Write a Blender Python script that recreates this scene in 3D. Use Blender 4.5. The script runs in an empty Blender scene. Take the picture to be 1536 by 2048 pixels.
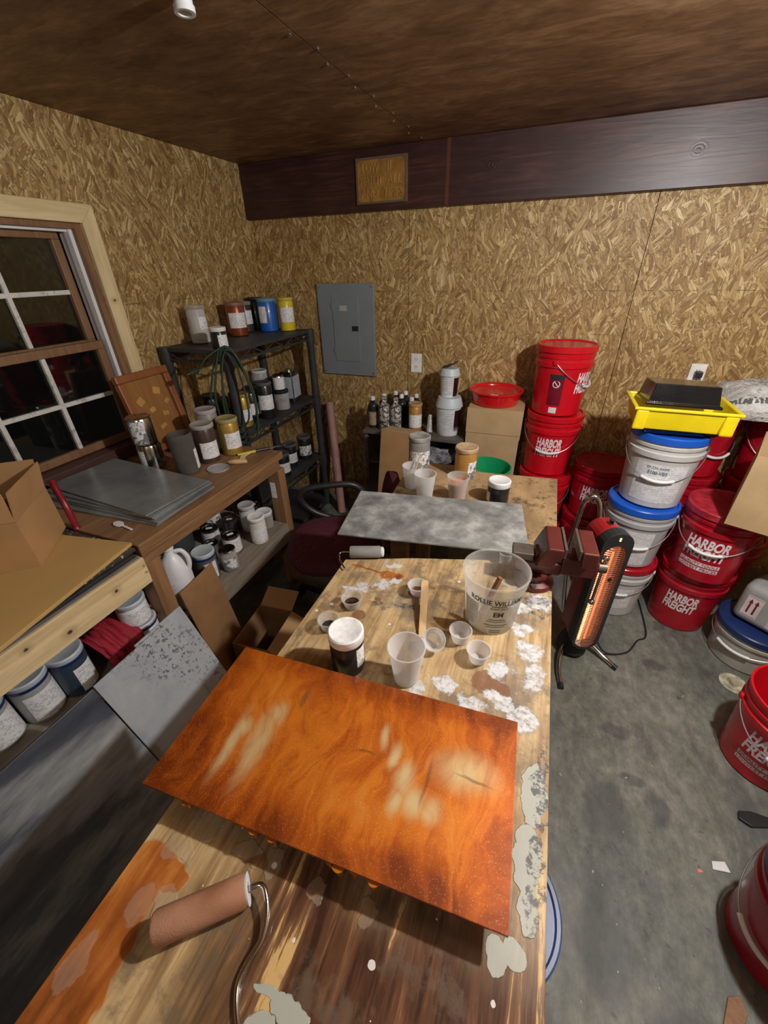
import bpy, bmesh, math, random
from mathutils import Vector, Matrix, noise
random.seed(7)
PI = math.pi
R = math.radians
scene = bpy.context.scene
COL = scene.collection

# ------------------------------------------------------------------ camera
cam_d = bpy.data.cameras.new('camera')
cam_d.sensor_fit = 'HORIZONTAL'; cam_d.sensor_width = 36.0
cam_d.lens = 36.0 * 803.146 / 1536.0
cam_d.clip_start = 0.01
cam = bpy.data.objects.new('camera', cam_d); COL.objects.link(cam)
CM = Matrix(((0.93194417, -0.17226107, 0.31907081),
             (0.36204259, 0.49090662, -0.79242404),
             (-0.02013016, 0.85401219, 0.51986341)))
cam.matrix_world = Matrix.Translation((0, 0, 1.65)) @ CM.to_4x4()
scene.camera = cam

# ------------------------------------------------------------------ world, lamps, exposure
world = bpy.data.worlds.new('night'); scene.world = world; world.use_nodes = True
world.node_tree.nodes['Background'].inputs[0].default_value = (0.012, 0.012, 0.012, 1)
world.node_tree.nodes['Background'].inputs[1].default_value = 0.3
scene.view_settings.view_transform = 'Standard'
scene.view_settings.look = 'None'
scene.view_settings.exposure = 0.0
scene.view_settings.gamma = 1.0
def lamp(name, loc, power, size, col):
    l = bpy.data.lights.new(name, 'POINT'); l.energy = power; l.shadow_soft_size = size; l.color = col
    o = bpy.data.objects.new(name, l); o.location = loc; COL.objects.link(o)
    return o
lamp('ceiling_bulb', (0.72, 0.87, 2.02), 104, 0.035, (0.98, 0.98, 0.97))
lamp('rear_fill_light', (-0.25, -1.0, 2.0), 13, 0.06, (0.93, 0.97, 1.0))  # weak fill light, added out of view behind the camera

# ------------------------------------------------------------------ object helpers
def tag(o, label=None, cat=None, group=None, kind=None):
    if label: o['label'] = label
    if cat: o['category'] = cat
    if group: o['group'] = group
    if kind: o['kind'] = kind
    return o
def empty(name, loc, rz=0, label=None, cat=None, group=None):
    o = bpy.data.objects.new(name, None); o.location = loc; o.rotation_euler = (0, 0, rz)
    o.empty_display_size = 0.05
    COL.objects.link(o); return tag(o, label, cat, group)
def link(name, bm, m, parent=None, smooth=False, bevel=0, angle=40):
    me = bpy.data.meshes.new(name)
    bmesh.ops.recalc_face_normals(bm, faces=bm.faces)
    if smooth:
        for f in bm.faces: f.smooth = True
        for e in bm.edges:
            if len(e.link_faces) == 2 and e.calc_face_angle(0) > R(angle): e.smooth = False
    bm.to_mesh(me); bm.free()
    ms = m if isinstance(m, (list, tuple)) else [m]
    for x in ms: me.materials.append(x)
    o = bpy.data.objects.new(name, me); COL.objects.link(o)
    if parent: o.parent = parent
    if bevel:
        md = o.modifiers.new('bevel', 'BEVEL'); md.width = bevel; md.segments = 2; md.limit_method = 'ANGLE'; md.angle_limit = R(35)
    return o
def BM(): return bmesh.new()
def box(bm, x0, x1, y0, y1, z0, z1, mi=0, mtx=None):
    vs = [bm.verts.new((x, y, z)) for z in (z0, z1) for y in (y0, y1) for x in (x0, x1)]
    if mtx:
        for v in vs: v.co = mtx @ v.co
    for q in ((0, 2, 3, 1), (4, 5, 7, 6), (0, 1, 5, 4), (2, 6, 7, 3), (0, 4, 6, 2), (1, 3, 7, 5)):
        f = bm.faces.new([vs[i] for i in q]); f.material_index = mi
    return vs
def lathe(bm, prof, n=48, mi=0, c=(0, 0, 0), close=False):
    rings = []
    for r, z in prof:
        if r < 1e-5: rings.append([bm.verts.new((c[0], c[1], c[2] + z))])
        else: rings.append([bm.verts.new((c[0] + r * math.cos(2 * PI * i / n), c[1] + r * math.sin(2 * PI * i / n), c[2] + z)) for i in range(n)])
    pairs = list(zip(rings, rings[1:]))
    if close: pairs.append((rings[-1], rings[0]))
    for a, b in pairs:
        for i in range(n):
            j = (i + 1) % n
            if len(a) == 1 and len(b) == 1: continue
            if len(a) == 1: f = bm.faces.new((a[0], b[j], b[i]))
            elif len(b) == 1: f = bm.faces.new((a[i], a[j], b[0]))
            else: f = bm.faces.new((a[i], a[j], b[j], b[i]))
            f.material_index = mi
def tube(bm, pts, r, n=10, mi=0, closed=False):
    pts = [Vector(p) for p in pts]; m = len(pts)
    rr = r if isinstance(r, (list, tuple)) else [r] * m
    up = None; rings = []
    for i, p in enumerate(pts):
        a = pts[i - 1] if (i > 0 or closed) else p
        b = pts[(i + 1) % m] if (i < m - 1 or closed) else p
        t = (b - a).normalized()
        if up is None:
            up = Vector((0, 0, 1)) if abs(t.z) < .9 else Vector((1, 0, 0))
        u = up - t * up.dot(t)
        u = u.normalized() if u.length > 1e-6 else t.orthogonal().normalized()
        w = t.cross(u); up = u
        rings.append([bm.verts.new(p + (u * math.cos(2 * PI * k / n) + w * math.sin(2 * PI * k / n)) * rr[i]) for k in range(n)])
    for i in range(m - 1 + (1 if closed else 0)):
        a, b = rings[i], rings[(i + 1) % m]
        for k in range(n):
            j = (k + 1) % n
            bm.faces.new((a[k], a[j], b[j], b[k])).material_index = mi
    if not closed:
        bm.faces.new(rings[0][::-1]).material_index = mi; bm.faces.new(rings[-1]).material_index = mi
def spline(ctrl, k=8):
    P = [Vector(p) for p in ctrl]; out = []
    for i in range(len(P) - 1):
        p0 = P[max(i - 1, 0)]; p1 = P[i]; p2 = P[i + 1]; p3 = P[min(i + 2, len(P) - 1)]
        for s in range(k):
            t = s / k
            out.append(.5 * ((2 * p1) + (p2 - p0) * t + (2 * p0 - 5 * p1 + 4 * p2 - p3) * t * t + (3 * p1 - p0 - 3 * p2 + p3) * t ** 3))
    out.append(P[-1]); return out
def prism(bm, poly, z0, z1, mi=0, mtx=None):
    lo = [bm.verts.new((x, y, z0)) for x, y in poly]; hi = [bm.verts.new((x, y, z1)) for x, y in poly]
    if mtx:
        for v in lo + hi: v.co = mtx @ v.co
    n = len(poly)
    bm.faces.new(lo[::-1]).material_index = mi; bm.faces.new(hi).material_index = mi
    for i in range(n):
        j = (i + 1) % n
        bm.faces.new((lo[i], lo[j], hi[j], hi[i])).material_index = mi
def text_verts(s, size, bold=.02, shear=0, spx=1.0, align='CENTER'):
    cu = bpy.data.curves.new('lettering', 'FONT'); cu.body = s; cu.size = size; cu.align_x = align; cu.align_y = 'CENTER'
    cu.offset = bold * size; cu.shear = shear; cu.space_character = spx; cu.resolution_u = 3; cu.fill_mode = 'FRONT' if hasattr(cu, 'fill_mode') else None
    ob = bpy.data.objects.new('lettering', cu); COL.objects.link(ob)
    dg = bpy.context.evaluated_depsgraph_get()
    me = bpy.data.meshes.new_from_object(ob.evaluated_get(dg))
    bpy.data.objects.remove(ob); bpy.data.curves.remove(cu)
    vs = [(v.co.x, v.co.y) for v in me.vertices]; fs = [tuple(p.vertices) for p in me.polygons]
    bpy.data.meshes.remove(me)
    return vs, fs
def wrap_text(bm, s, size, rf, phi, zc, width=None, **k):
    vs, fs = text_verts(s, size, **k)
    w = max(v[0] for v in vs) - min(v[0] for v in vs)
    sc = (width / w) if width else 1
    r0 = rf(zc)
    out = []
    for u, v in vs:
        th = phi + u * sc / r0; z = zc + v; rr = rf(z) + .0012
        out.append(bm.verts.new((rr * math.cos(th), rr * math.sin(th), z)))
    for f in fs:
        try: bm.faces.new([out[i] for i in f])
        except ValueError: pass
def flat_text(bm, s, size, mtx, width=None, **k):
    vs, fs = text_verts(s, size, **k)
    w = max(v[0] for v in vs) - min(v[0] for v in vs); sc = (width / w) if width else 1
    out = [bm.verts.new(mtx @ Vector((u * sc, v, 0))) for u, v in vs]
    for f in fs:
        try: bm.faces.new([out[i] for i in f])
        except ValueError: pass
def patch(bm, rf, phi, half, z0, z1, eps=.0007, n=14, mi=0):
    a = []; n = max(n, int(half * 16))
    m = 4
    for k in range(m + 1):
        z = z0 + (z1 - z0) * k / m
        a.append([bm.verts.new(((rf(z) + eps) * math.cos(phi - half + 2 * half * i / n), (rf(z) + eps) * math.sin(phi - half + 2 * half * i / n), z)) for i in range(n + 1)])
    for k in range(m):
        for i in range(n):
            bm.faces.new((a[k][i], a[k][i + 1], a[k + 1][i + 1], a[k + 1][i])).material_index = mi

# ------------------------------------------------------------------ material helpers
class NT:
    def __init__(s, name):
        s.m = bpy.data.materials.new(name); s.m.use_nodes = True; s.t = s.m.node_tree
        for n in list(s.t.nodes): s.t.nodes.remove(n)
        s.out = s.t.nodes.new('ShaderNodeOutputMaterial')
        s.obj = s.t.nodes.new('ShaderNodeTexCoord').outputs['Object']
    def n(s, typ, **k):
        x = s.t.nodes.new(typ)
        for a, b in k.items(): setattr(x, a, b)
        return x
    def l(s, a, b): s.t.links.new(a, b)
    def put(s, sock, v):
        if isinstance(v, bpy.types.NodeSocket): s.l(v, sock)
        elif isinstance(v, (tuple, list)) and len(v) == 3 and sock.type == 'RGBA': sock.default_value = (*v, 1)
        else: sock.default_value = v
    def math(s, op, a, b=0, c=0, clamp=False):
        x = s.n('ShaderNodeMath', operation=op); x.use_clamp = clamp
        s.put(x.inputs[0], a); s.put(x.inputs[1], b); s.put(x.inputs[2], c); return x.outputs[0]
    def vm(s, op, a, b=(0, 0, 0), out=0):
        x = s.n('ShaderNodeVectorMath', operation=op); s.put(x.inputs[0], a); s.put(x.inputs[1], b)
        return x.outputs['Value'] if op in ('LENGTH', 'DISTANCE', 'DOT_PRODUCT') else x.outputs[0]
    def noise(s, vec, scale=5, detail=4, rough=.55, dist=0):
        x = s.n('ShaderNodeTexNoise'); s.put(x.inputs['Vector'], vec); x.inputs['Scale'].default_value = scale
        x.inputs['Detail'].default_value = detail; x.inputs['Roughness'].default_value = rough; x.inputs['Distortion'].default_value = dist
        return x.outputs['Fac'], x.outputs['Color']
    def voro(s, vec, scale=5, feature='F1', rnd=1.0):
        x = s.n('ShaderNodeTexVoronoi', feature=feature); s.put(x.inputs['Vector'], vec); x.inputs['Scale'].default_value = scale
        x.inputs['Randomness'].default_value = rnd
        return x.outputs
    def ramp(s, fac, stops, interp='LINEAR'):
        x = s.n('ShaderNodeValToRGB'); x.color_ramp.interpolation = interp; e = x.color_ramp.elements
        while len(e) < len(stops): e.new(.5)
        for i, (p, c) in enumerate(stops):
            e[i].position = p; e[i].color = (*c, 1) if len(c) == 3 else c
        s.put(x.inputs[0], fac); return x.outputs[0]
    def sm(s, v, a, b, lo=0., hi=1.):
        x = s.n('ShaderNodeMapRange', interpolation_type='SMOOTHSTEP'); s.put(x.inputs[0], v)
        x.inputs[1].default_value = a; x.inputs[2].default_value = b; x.inputs[3].default_value = lo; x.inputs[4].default_value = hi
        return x.outputs[0]
    def mix(s, f, a, b, mode='MIX'):
        x = s.n('ShaderNodeMix', data_type='RGBA', blend_type=mode); s.put(x.inputs[0], f); s.put(x.inputs[6], a); s.put(x.inputs[7], b)
        return x.outputs[2]
    def bump(s, h, strength=.3, dist=.002):
        x = s.n('ShaderNodeBump'); x.inputs['Strength'].default_value = strength; x.inputs['Distance'].default_value = dist
        s.put(x.inputs['Height'], h); return x.outputs[0]
    def pr(s, base, rough=.5, metal=0, coat=0, normal=None, emit=None, estr=0, **k):
        x = s.n('ShaderNodeBsdfPrincipled'); s.put(x.inputs['Base Color'], base); s.put(x.inputs['Roughness'], rough)
        s.put(x.inputs['Metallic'], metal); s.put(x.inputs['Coat Weight'], coat); x.inputs['Coat Roughness'].default_value = .08
        if normal is not None: s.put(x.inputs['Normal'], normal)
        if emit: s.put(x.inputs['Emission Color'], emit); s.put(x.inputs['Emission Strength'], estr)
        for a, b in k.items(): s.put(x.inputs[a], b)
        return x.outputs[0]
    def end(s, sh): s.l(sh, s.out.inputs[0]); return s.m
    def blobs(s, items, warp=.03, wscale=14, vec=None):
        v = vec or s.obj
        nf, nc = s.noise(v, wscale, 3)
        off = s.vm('MULTIPLY', s.vm('SUBTRACT', nc, (.5, .5, .5)), (warp * 2, warp * 2, 0))
        w = s.vm('ADD', v, off); acc = None
        for x, y, rx, ry in items:
            d = s.vm('LENGTH', s.vm('MULTIPLY', s.vm('SUBTRACT', w, (x, y, 0)), (1 / rx, 1 / ry, 0)))
            m = s.math('SUBTRACT', 1.0, d)
            acc = m if acc is None else s.math('MAXIMUM', acc, m)
        return acc

_mc = {}
def M(name, base, rough=.5, metal=0, coat=0, var=.12, vs=12, stretch=(1, 1, 1), bump=.08, bs=60, dirt=0):
    if name in _mc: return _mc[name]
    t = NT(name)
    v = t.vm('MULTIPLY', t.obj, stretch)
    f, _ = t.noise(v, vs, 5, .6)
    col = t.mix(t.sm(f, .3, .7), tuple(c * (1 - var) for c in base), tuple(min(1, c * (1 + var)) for c in base))
    if dirt:
        d, _ = t.noise(t.obj, 30, 6, .7)
        col = t.mix(t.math('MULTIPLY', t.sm(d, .5, .68), dirt), col, (.05, .035, .02))
    b, _ = t.noise(v, bs, 3)
    rg = t.math('ADD', rough - .05, t.math('MULTIPLY', f, .1))
    _mc[name] = t.end(t.pr(col, rg, metal, coat, t.bump(b, bump, .001)))
    return _mc[name]
def clear(name, tint=(1, 1, 1), alpha=.35, rough=.15):
    if name in _mc: return _mc[name]
    t = NT(name)
    f, _ = t.noise(t.obj, 25, 3)
    lw = t.n('ShaderNodeLayerWeight'); lw.inputs[0].default_value = .35
    a = t.math('ADD', t.math('MULTIPLY', lw.outputs['Facing'], .5), t.math('ADD', alpha - .06, t.math('MULTIPLY', f, .12)), clamp=True)
    tr = t.n('ShaderNodeBsdfTransparent'); tr.inputs[0].default_value = (.96, .96, .95, 1)
    tl = t.n('ShaderNodeBsdfTranslucent'); tl.inputs[0].default_value = (*tint, 1)
    p = t.pr(tint, rough)
    m1 = t.n('ShaderNodeMixShader'); m1.inputs[0].default_value = .35; t.l(p, m1.inputs[1]); t.l(tl.outputs[0], m1.inputs[2])
    mx = t.n('ShaderNodeMixShader'); t.l(a, mx.inputs[0]); t.l(tr.outputs[0], mx.inputs[1]); t.l(m1.outputs[0], mx.inputs[2])
    _mc[name] = t.end(mx.outputs[0]); return _mc[name]

def mat_osb(name, horiz):
    t = NT(name)
    sx = t.n('ShaderNodeSeparateXYZ'); t.l(t.obj, sx.inputs[0])
    u = sx.outputs[horiz]; w = sx.outputs['Z']
    cb = t.n('ShaderNodeCombineXYZ'); t.l(u, cb.inputs[0]); t.l(w, cb.inputs[1])
    vec = cb.outputs[0]
    _, nc = t.noise(vec, 9, 3)
    wv = t.vm('ADD', vec, t.vm('MULTIPLY', t.vm('SUBTRACT', nc, (.5, .5, .5)), (.016, .016, 0)))
    def layer(off, cs, fx, fy, amax):
        v = t.vm('ADD', wv, off)
        vo = t.voro(v, cs); sc = t.n('ShaderNodeSeparateColor'); t.l(vo['Color'], sc.inputs[0])
        ang = t.math('MULTIPLY', t.math('SUBTRACT', sc.outputs[0], .5), amax)
        vr = t.n('ShaderNodeVectorRotate', rotation_type='Z_AXIS'); t.l(v, vr.inputs['Vector']); t.l(ang, vr.inputs['Angle'])
        sv = t.vm('MULTIPLY', vr.outputs[0], (fx, fy, 1))
        fl = t.voro(sv, 1.0, rnd=.95); s2 = t.n('ShaderNodeSeparateColor'); t.l(fl['Color'], s2.inputs[0])
        ed = t.voro(sv, 1.0, 'DISTANCE_TO_EDGE', .95)['Distance']
        g, _ = t.noise(t.vm('MULTIPLY', vr.outputs[0], (fx * 5, fy * 1.1, 1)), 1, 3, .6)
        return s2.outputs[0], s2.outputs[1], g, ed
    a, a2, ga, ea = layer((3.1, 1.7, 0), 13, 84, 15, 1.7)
    b, b2, gb, eb = layer((7.7, 5.3, 0), 19, 135, 26, 2.6)
    c, c2, gc, ec = layer((1.2, 9.3, 0), 15, 210, 34, 1.6)
    m1 = t.math('GREATER_THAN', a2, .42)
    m2 = t.math('GREATER_THAN', b2, .55)
    def mx(f, p, q): 
        x = t.n('ShaderNodeMix', data_type='FLOAT'); t.put(x.inputs[0], f); t.put(x.inputs[2], p); t.put(x.inputs[3], q); return x.outputs[0]
    val = mx(m1, mx(m2, c, b), a); g = mx(m1, mx(m2, gc, gb), ga); ed = mx(m1, mx(m2, ec, eb), ea)
    val = t.math('ADD', t.math('MULTIPLY', val, .50), t.math('MULTIPLY', g, .66))
    big, _ = t.noise(vec, 2.3, 3)
    val = t.math('ADD', val, t.math('MULTIPLY', t.math('SUBTRACT', big, .5), .22))
    col = t.ramp(val, [(.14, (.080, .034, .009)), (.36, (.23, .122, .034)), (.56, (.36, .220, .074)), (.76, (.52, .36, .145)), (.96, (.80, .65, .36))])
    sp, _ = t.noise(vec, 55, 2); col = t.mix(t.sm(sp, .69, .78), col, (.05, .02, .008))
    edm = t.math('MULTIPLY', t.math('LESS_THAN', ed, .045), .45)
    col = t.mix(edm, col, (.10, .05, .015))
    # rows of nail and stamp marks
    dn, _ = t.noise(t.vm('MULTIPLY', vec, (7, 0, 0)), 1, 2)
    ln = t.math('MULTIPLY', t.math('LESS_THAN', t.math('ABSOLUTE', t.math('SUBTRACT', w, 1.523)), .0018), t.math('GREATER_THAN', dn, .5))
    ln2 = t.math('MULTIPLY', t.math('LESS_THAN', t.math('ABSOLUTE', t.math('SUBTRACT', w, 1.31)), .0015), t.math('GREATER_THAN', dn, .58))
    col = t.mix(t.math('MULTIPLY', t.math('MAXIMUM', ln, ln2), .7), col, (.08, .04, .015))
    h = t.math('ADD', val, t.math('MULTIPLY', t.math('MINIMUM', ed, .15), 2))
    return t.end(t.pr(col, t.math('SUBTRACT', .62, t.math('MULTIPLY', val, .2)), 0, 0, t.bump(h, .5, .0025)))

def mat_wood(name, dark, light, along='Y', scale=1, rough=.6, knots=0, coat=0, contrast=(.3, .7), spots=()):
    if name in _mc: return _mc[name]
    t = NT(name)
    s = {'X': (1.2, 16, 16), 'Y': (16, 1.2, 16), 'Z': (16, 16, 1.2)}[along]
    v = t.vm('MULTIPLY', t.obj, tuple(a * scale for a in s))
    f, _ = t.noise(v, 1.6, 6, .62, 1.2); g, _ = t.noise(v, 7, 4, .6)
    val = t.math('ADD', t.math('MULTIPLY', f, .7), t.math('MULTIPLY', g, .3))
    col = t.ramp(val, [(contrast[0], dark), (contrast[1], light)])
    for y, z, rr in spots:
        k = t.vm('LENGTH', t.vm('MULTIPLY', t.vm('SUBTRACT', t.obj, (0, y, z)), (0, 1, 1.25)))
        k = t.math('ADD', k, t.math('MULTIPLY', t.math('SUBTRACT', g, .5), .006))
        col = t.mix(t.sm(k, rr, rr * 4, .55, 0), col, tuple(c * .8 for c in dark))
        col = t.mix(t.sm(k, rr * .5, rr * 1.15, 1, 0), col, (.06, .025, .01))
    _mc[name] = t.end(t.pr(col, rough, 0, coat, t.bump(val, .35, .002))); return _mc[name]

m_osb_back = mat_osb('strand_board_back', 'X'); m_osb_left = mat_osb('strand_board_left', 'Y')
def mat_ceiling():
    t = NT('stained_plywood_ceiling')
    v = t.vm('MULTIPLY', t.obj, (2.0, 4.5, 1)); f, _ = t.noise(v, 2.6, 9, .72, .5); g, _ = t.noise(t.vm('MULTIPLY', t.obj, (9, 30, 1)), 2, 6, .7)
    b, _ = t.noise(t.obj, 3, 4)
    val = t.math('ADD', t.math('MULTIPLY', f, .55), t.math('ADD', t.math('MULTIPLY', g, .2), t.math('MULTIPLY', b, .25)))
    col = t.ramp(val, [(.38, (.085, .036, .014)), (.5, (.19, .095, .040)), (.62, (.36, .21, .105))])
    return t.end(t.pr(col, .55, 0, .05, t.bump(val, .25, .002)))
m_ceiling = mat_ceiling()
def mat_beam():
    t = NT('dark_varnished_beam')
    v = t.vm('MULTIPLY', t.obj, (1, 12, 12)); k = t.blobs([(-.44, 0, .07, 1), (.45, 0, .08, 1)], .0)
    f, _ = t.noise(v, 2.5, 6, .6, 1.5); b, _ = t.noise(t.obj, 4, 4)
    col = t.ramp(t.math('ADD', t.math('MULTIPLY', f, .6), t.math('MULTIPLY', b, .4)), [(.3, (.014, .004, .004)), (.52, (.042, .013, .010)), (.75, (.11, .042, .032))])
    sep = t.n('ShaderNodeSeparateXYZ'); t.l(t.obj, sep.inputs[0])
    def ring(x, z):
        d = t.vm('LENGTH', t.vm('MULTIPLY', t.vm('SUBTRACT', t.obj, (x, 0, z)), (1, 0, 1.3)))
        return t.math('MULTIPLY', t.math('MULTIPLY', t.math('ADD', t.math('SINE', t.math('MULTIPLY', d, 420)), 1), .5), t.sm(d, 0, .05, 1, 0))
    rg = t.math('MAXIMUM', ring(-.435, 2.075), ring(.44, 2.055))
    col = t.mix(t.math('MULTIPLY', rg, .7), col, (.008, .003, .003))
    # pale worn patch on the face where the finish has rubbed
    wm = t.sm(t.math('SUBTRACT', .012, t.math('ABSOLUTE', t.math('ADD', sep.outputs['X'], .655))), 0, .006)
    col = t.mix(t.math('MULTIPLY', wm, .4), col, (.16, .06, .03))
    return t.end(t.pr(col, .42, 0, .05, t.bump(t.math('ADD', f, rg), .5, .0015)))
m_beam = mat_beam()
def mat_floor():
    t = NT('stained_concrete')
    f, _ = t.noise(t.obj, 2.2, 8, .62, .4); g, _ = t.noise(t.vm('MULTIPLY', t.obj, (1.6, 1, 1)), 16, 9, .75); st, _ = t.noise(t.vm('MULTIPLY', t.obj, (5, 1.6, 1)), 1.5, 6, .7, .8)
    col = t.ramp(t.math('ADD', t.math('MULTIPLY', f, .45), t.math('MULTIPLY', g, .55)), [(.36, (.065, .070, .062)), (.5, (.150, .158, .134)), (.64, (.27, .272, .225))])
    col = t.mix(t.math('MULTIPLY', t.sm(st, .5, .66), .6), col, (.075, .08, .082))
    spots = t.sm(t.blobs([(.52, 1.22, .07, .05), (.63, .95, .05, .08), (.46, .9, .09, .13), (.42, .55, .08, .2), (.60, .35, .10, .16), (.72, 1.62, .06, .04), (.78, 1.9, .05, .04), (.35, .2, .14, .16), (.55, 1.02, .06, .04)], .06, 9), 0, .5)
    col = t.mix(t.math('MULTIPLY', spots, .6), col, (.05, .055, .06))
    s2, _ = t.noise(t.obj, 26, 3); col = t.mix(t.math('MULTIPLY', t.sm(s2, .66, .72), .6), col, (.05, .045, .04))
    s3, _ = t.noise(t.vm('ADD', t.obj, (5, 2, 0)), 40, 2); col = t.mix(t.math('MULTIPLY', t.sm(s3, .72, .76), .7), col, (.5, .5, .47))
    return t.end(t.pr(col, t.math('SUBTRACT', .72, t.math('MULTIPLY', st, .35)), 0, 0, t.bump(g, .3, .002)))
m_floor = mat_floor()

def mat_table():
    t = NT('paint_spattered_plywood')
    sep = t.n('ShaderNodeSeparateXYZ'); t.l(t.obj, sep.inputs[0]); X, Y = sep.outputs['X'], sep.outputs['Y']
    v = t.vm('MULTIPLY', t.obj, (22, 2.0, 1)); f, _ = t.noise(v, 1.7, 7, .62, 1.0); g, _ = t.noise(t.vm('MULTIPLY', t.obj, (70, 5, 1)), 2, 4, .6)
    b, _ = t.noise(t.obj, 6, 5, .6)
    val = t.math('ADD', t.math('MULTIPLY', f, .5), t.math('ADD', t.math('MULTIPLY', g, .2), t.math('MULTIPLY', b, .3)))
    fresh = t.ramp(val, [(.36, (.15, .085, .038)), (.48, (.38, .25, .115)), (.62, (.62, .46, .235))])
    worn = t.ramp(t.math('ADD', t.math('MULTIPLY', f, .75), t.math('MULTIPLY', g, .25)), [(.40, (.040, .016, .009)), (.52, (.105, .045, .022)), (.585, (.20, .10, .045)), (.61, (.58, .38, .15))])
    nz, _ = t.noise(t.obj, 5, 4)
    wm = t.sm(t.math('ADD', Y, t.math('MULTIPLY', t.math('SUBTRACT', nz, .5), .25)), .14, .36, 1, 0)
    rightside = t.sm(X, -.38, -.20)
    col = t.mix(t.math('MULTIPLY', wm, rightside), fresh, worn)
    # tan clear-coated field near the left
    # general grime
    d, _ = t.noise(t.obj, 17, 6, .7); col = t.mix(t.math('MULTIPLY', t.sm(d, .50, .64), .62), col, (.13, .095, .065))
    gr = t.sm(t.blobs([(-.24, .78, .10, .07), (.02, .86, .12, .1), (.06, .6, .07, .12), (-.02, .45, .1, .1), (.1, 1.5, .1, .2), (-.1, 1.6, .15, .1)], .05), 0, .7)
    col = t.mix(t.math('MULTIPLY', gr, .45), col, (.16, .14, .12))
    # brown and orange resin
    orng = t.sm(t.blobs([(-.46, .06, .06, .07), (-.455, .01, .06, .06), (-.44, -.05, .05, .06), (-.415, .10, .035, .025), (-.47, -.12, .05, .06), (-.335, .882, .035, .018), (-.45, .885, .02, .008), (-.41, .885, .05, .005), (-.24, .82, .03, .012)], .022, 18), .0, .12)
    oc = t.ramp(t.math('ADD', t.math('MULTIPLY', b, .6), t.math('MULTIPLY', f, .4)), [(.38, (.16, .035, .005)), (.5, (.36, .095, .012)), (.64, (.60, .22, .04))])
    col = t.mix(t.math('MULTIPLY', orng, .9), col, oc)
    brn = t.sm(t.blobs([(-.005, .61, .035, .035), (.03, .60, .02, .02), (-.36, .70, .02, .02), (-.34, .77, .012, .01), (-.40, .72, .03, .012)], .02, 25), 0, .15)
    col = t.mix(t.math('MULTIPLY', brn, .8), col, (.18, .07, .025))
    # clear glassy puddles, a little paler than the wood
    pud = t.sm(t.blobs([(-.405, .175, .03, .03), (-.425, .128, .03, .018), (-.43, .055, .02, .025), (-.395, .07, .018, .02), (-.46, -.02, .018, .03), (-.315, .165, .030, .016), (-.27, .168, .014, .02), (-.19, .165, .012, .018), (-.11, .165, .012, .02)], .016, 32), 0, .12)
    col = t.mix(t.math('MULTIPLY', pud, .30), col, (.42, .33, .24))
    # white epoxy and paint
    crumb, _ = t.noise(t.obj, 75, 6, .8)
    wb = t.blobs([(-.345, .835, .045, .035), (-.40, .80, .03, .03), (-.43, .785, .03, .02), (-.31, .865, .03, .02), (.095, .91, .05, .05), (.04, .88, .03, .03), (-.09, .575, .045, .03), (.015, .655, .04, .04), (.075, .73, .035, .05), (-.15, .54, .03, .025), (.05, .80, .04, .03), (.09, .66, .03, .06), (-.03, .545, .04, .03), (.03, .57, .05, .02), (.08, .55, .04, .04), (-.35, .93, .04, .02), (-.03, .505, .03, .02), (.0, .97, .04, .02), (.05, .49, .03, .03)], .035, 22)
    white = t.sm(t.math('ADD', t.math('MULTIPLY', t.math('MINIMUM', wb, .45), 1.1), t.math('MULTIPLY', t.math('SUBTRACT', crumb, .5), 1.6)), .18, .55)
    fine = t.math('MULTIPLY', t.sm(t.math('ADD', wb, t.math('MULTIPLY', t.math('SUBTRACT', nz, .5), 2.5)), -1.6, .2), t.sm(crumb, .585, .66)); white = t.math('MAXIMUM', white, t.math('MULTIPLY', fine, .8))
    col = t.mix(white, col, (.66, .67, .67))
    pale = t.sm(t.blobs([(.106, .415, .022, .055), (.102, .315, .022, .05), (.108, .255, .015, .03), (.072, .19, .014, .022), (.094, .20, .016, .018), (-.165, .048, .03, .012), (-.20, .052, .02, .006), (-.19, .02, .025, .02), (-.34, .07, .006, .008)], .010, 40), 0, .06)
    col = t.mix(t.math('MULTIPLY', pale, t.sm(crumb, .25, .42, .55, 1)), col, (.38, .39, .33))
    dk = t.math('MULTIPLY', t.sm(t.blobs([(.085, .915, .04, .018), (.095, .87, .03, .018), (-.26, .775, .04, .012), (-.33, .75, .03, .01), (.115, .37, .012, .16)], .03, 30), 0, .2), t.sm(crumb, .46, .54))
    col = t.mix(t.math('MULTIPLY', dk, .85), col, (.05, .055, .065))
    _, dc = t.noise(t.obj, 60, 2); drops = t.voro(t.vm('ADD', t.obj, t.vm('MULTIPLY', dc, (.006, .006, 0))), 38); dsp = t.n('ShaderNodeSeparateColor'); t.l(drops['Color'], dsp.inputs[0]); dm = t.math('LESS_THAN', drops['Distance'], t.math('MULTIPLY', t.math('POWER', dsp.outputs[0], 3), .22))
    dz, _ = t.noise(t.obj, 4, 2); dm = t.math('MULTIPLY', dm, t.math('GREATER_THAN', dz, .48))
    col = t.mix(t.math('MULTIPLY', dm, .85), col, (.72, .71, .66))
    wet = t.math('MAXIMUM', orng, t.math('MAXIMUM', pud, t.math('MULTIPLY', wm, .75)))
    rough = t.math('SUBTRACT', .62, t.math('MULTIPLY', wet, .45))
    h = t.math('ADD', t.math('MULTIPLY', val, .7), t.math('ADD', t.math('MULTIPLY', white, t.math('MULTIPLY', crumb, 2)), t.math('ADD', t.math('MULTIPLY', pale, 1.2), t.math('MULTIPLY', t.math('MAXIMUM', orng, pud), .7))))
    return t.end(t.pr(col, rough, 0, t.math('MULTIPLY', wet, .7), t.bump(h, .6, .0022)))
m_table = mat_table()
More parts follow.
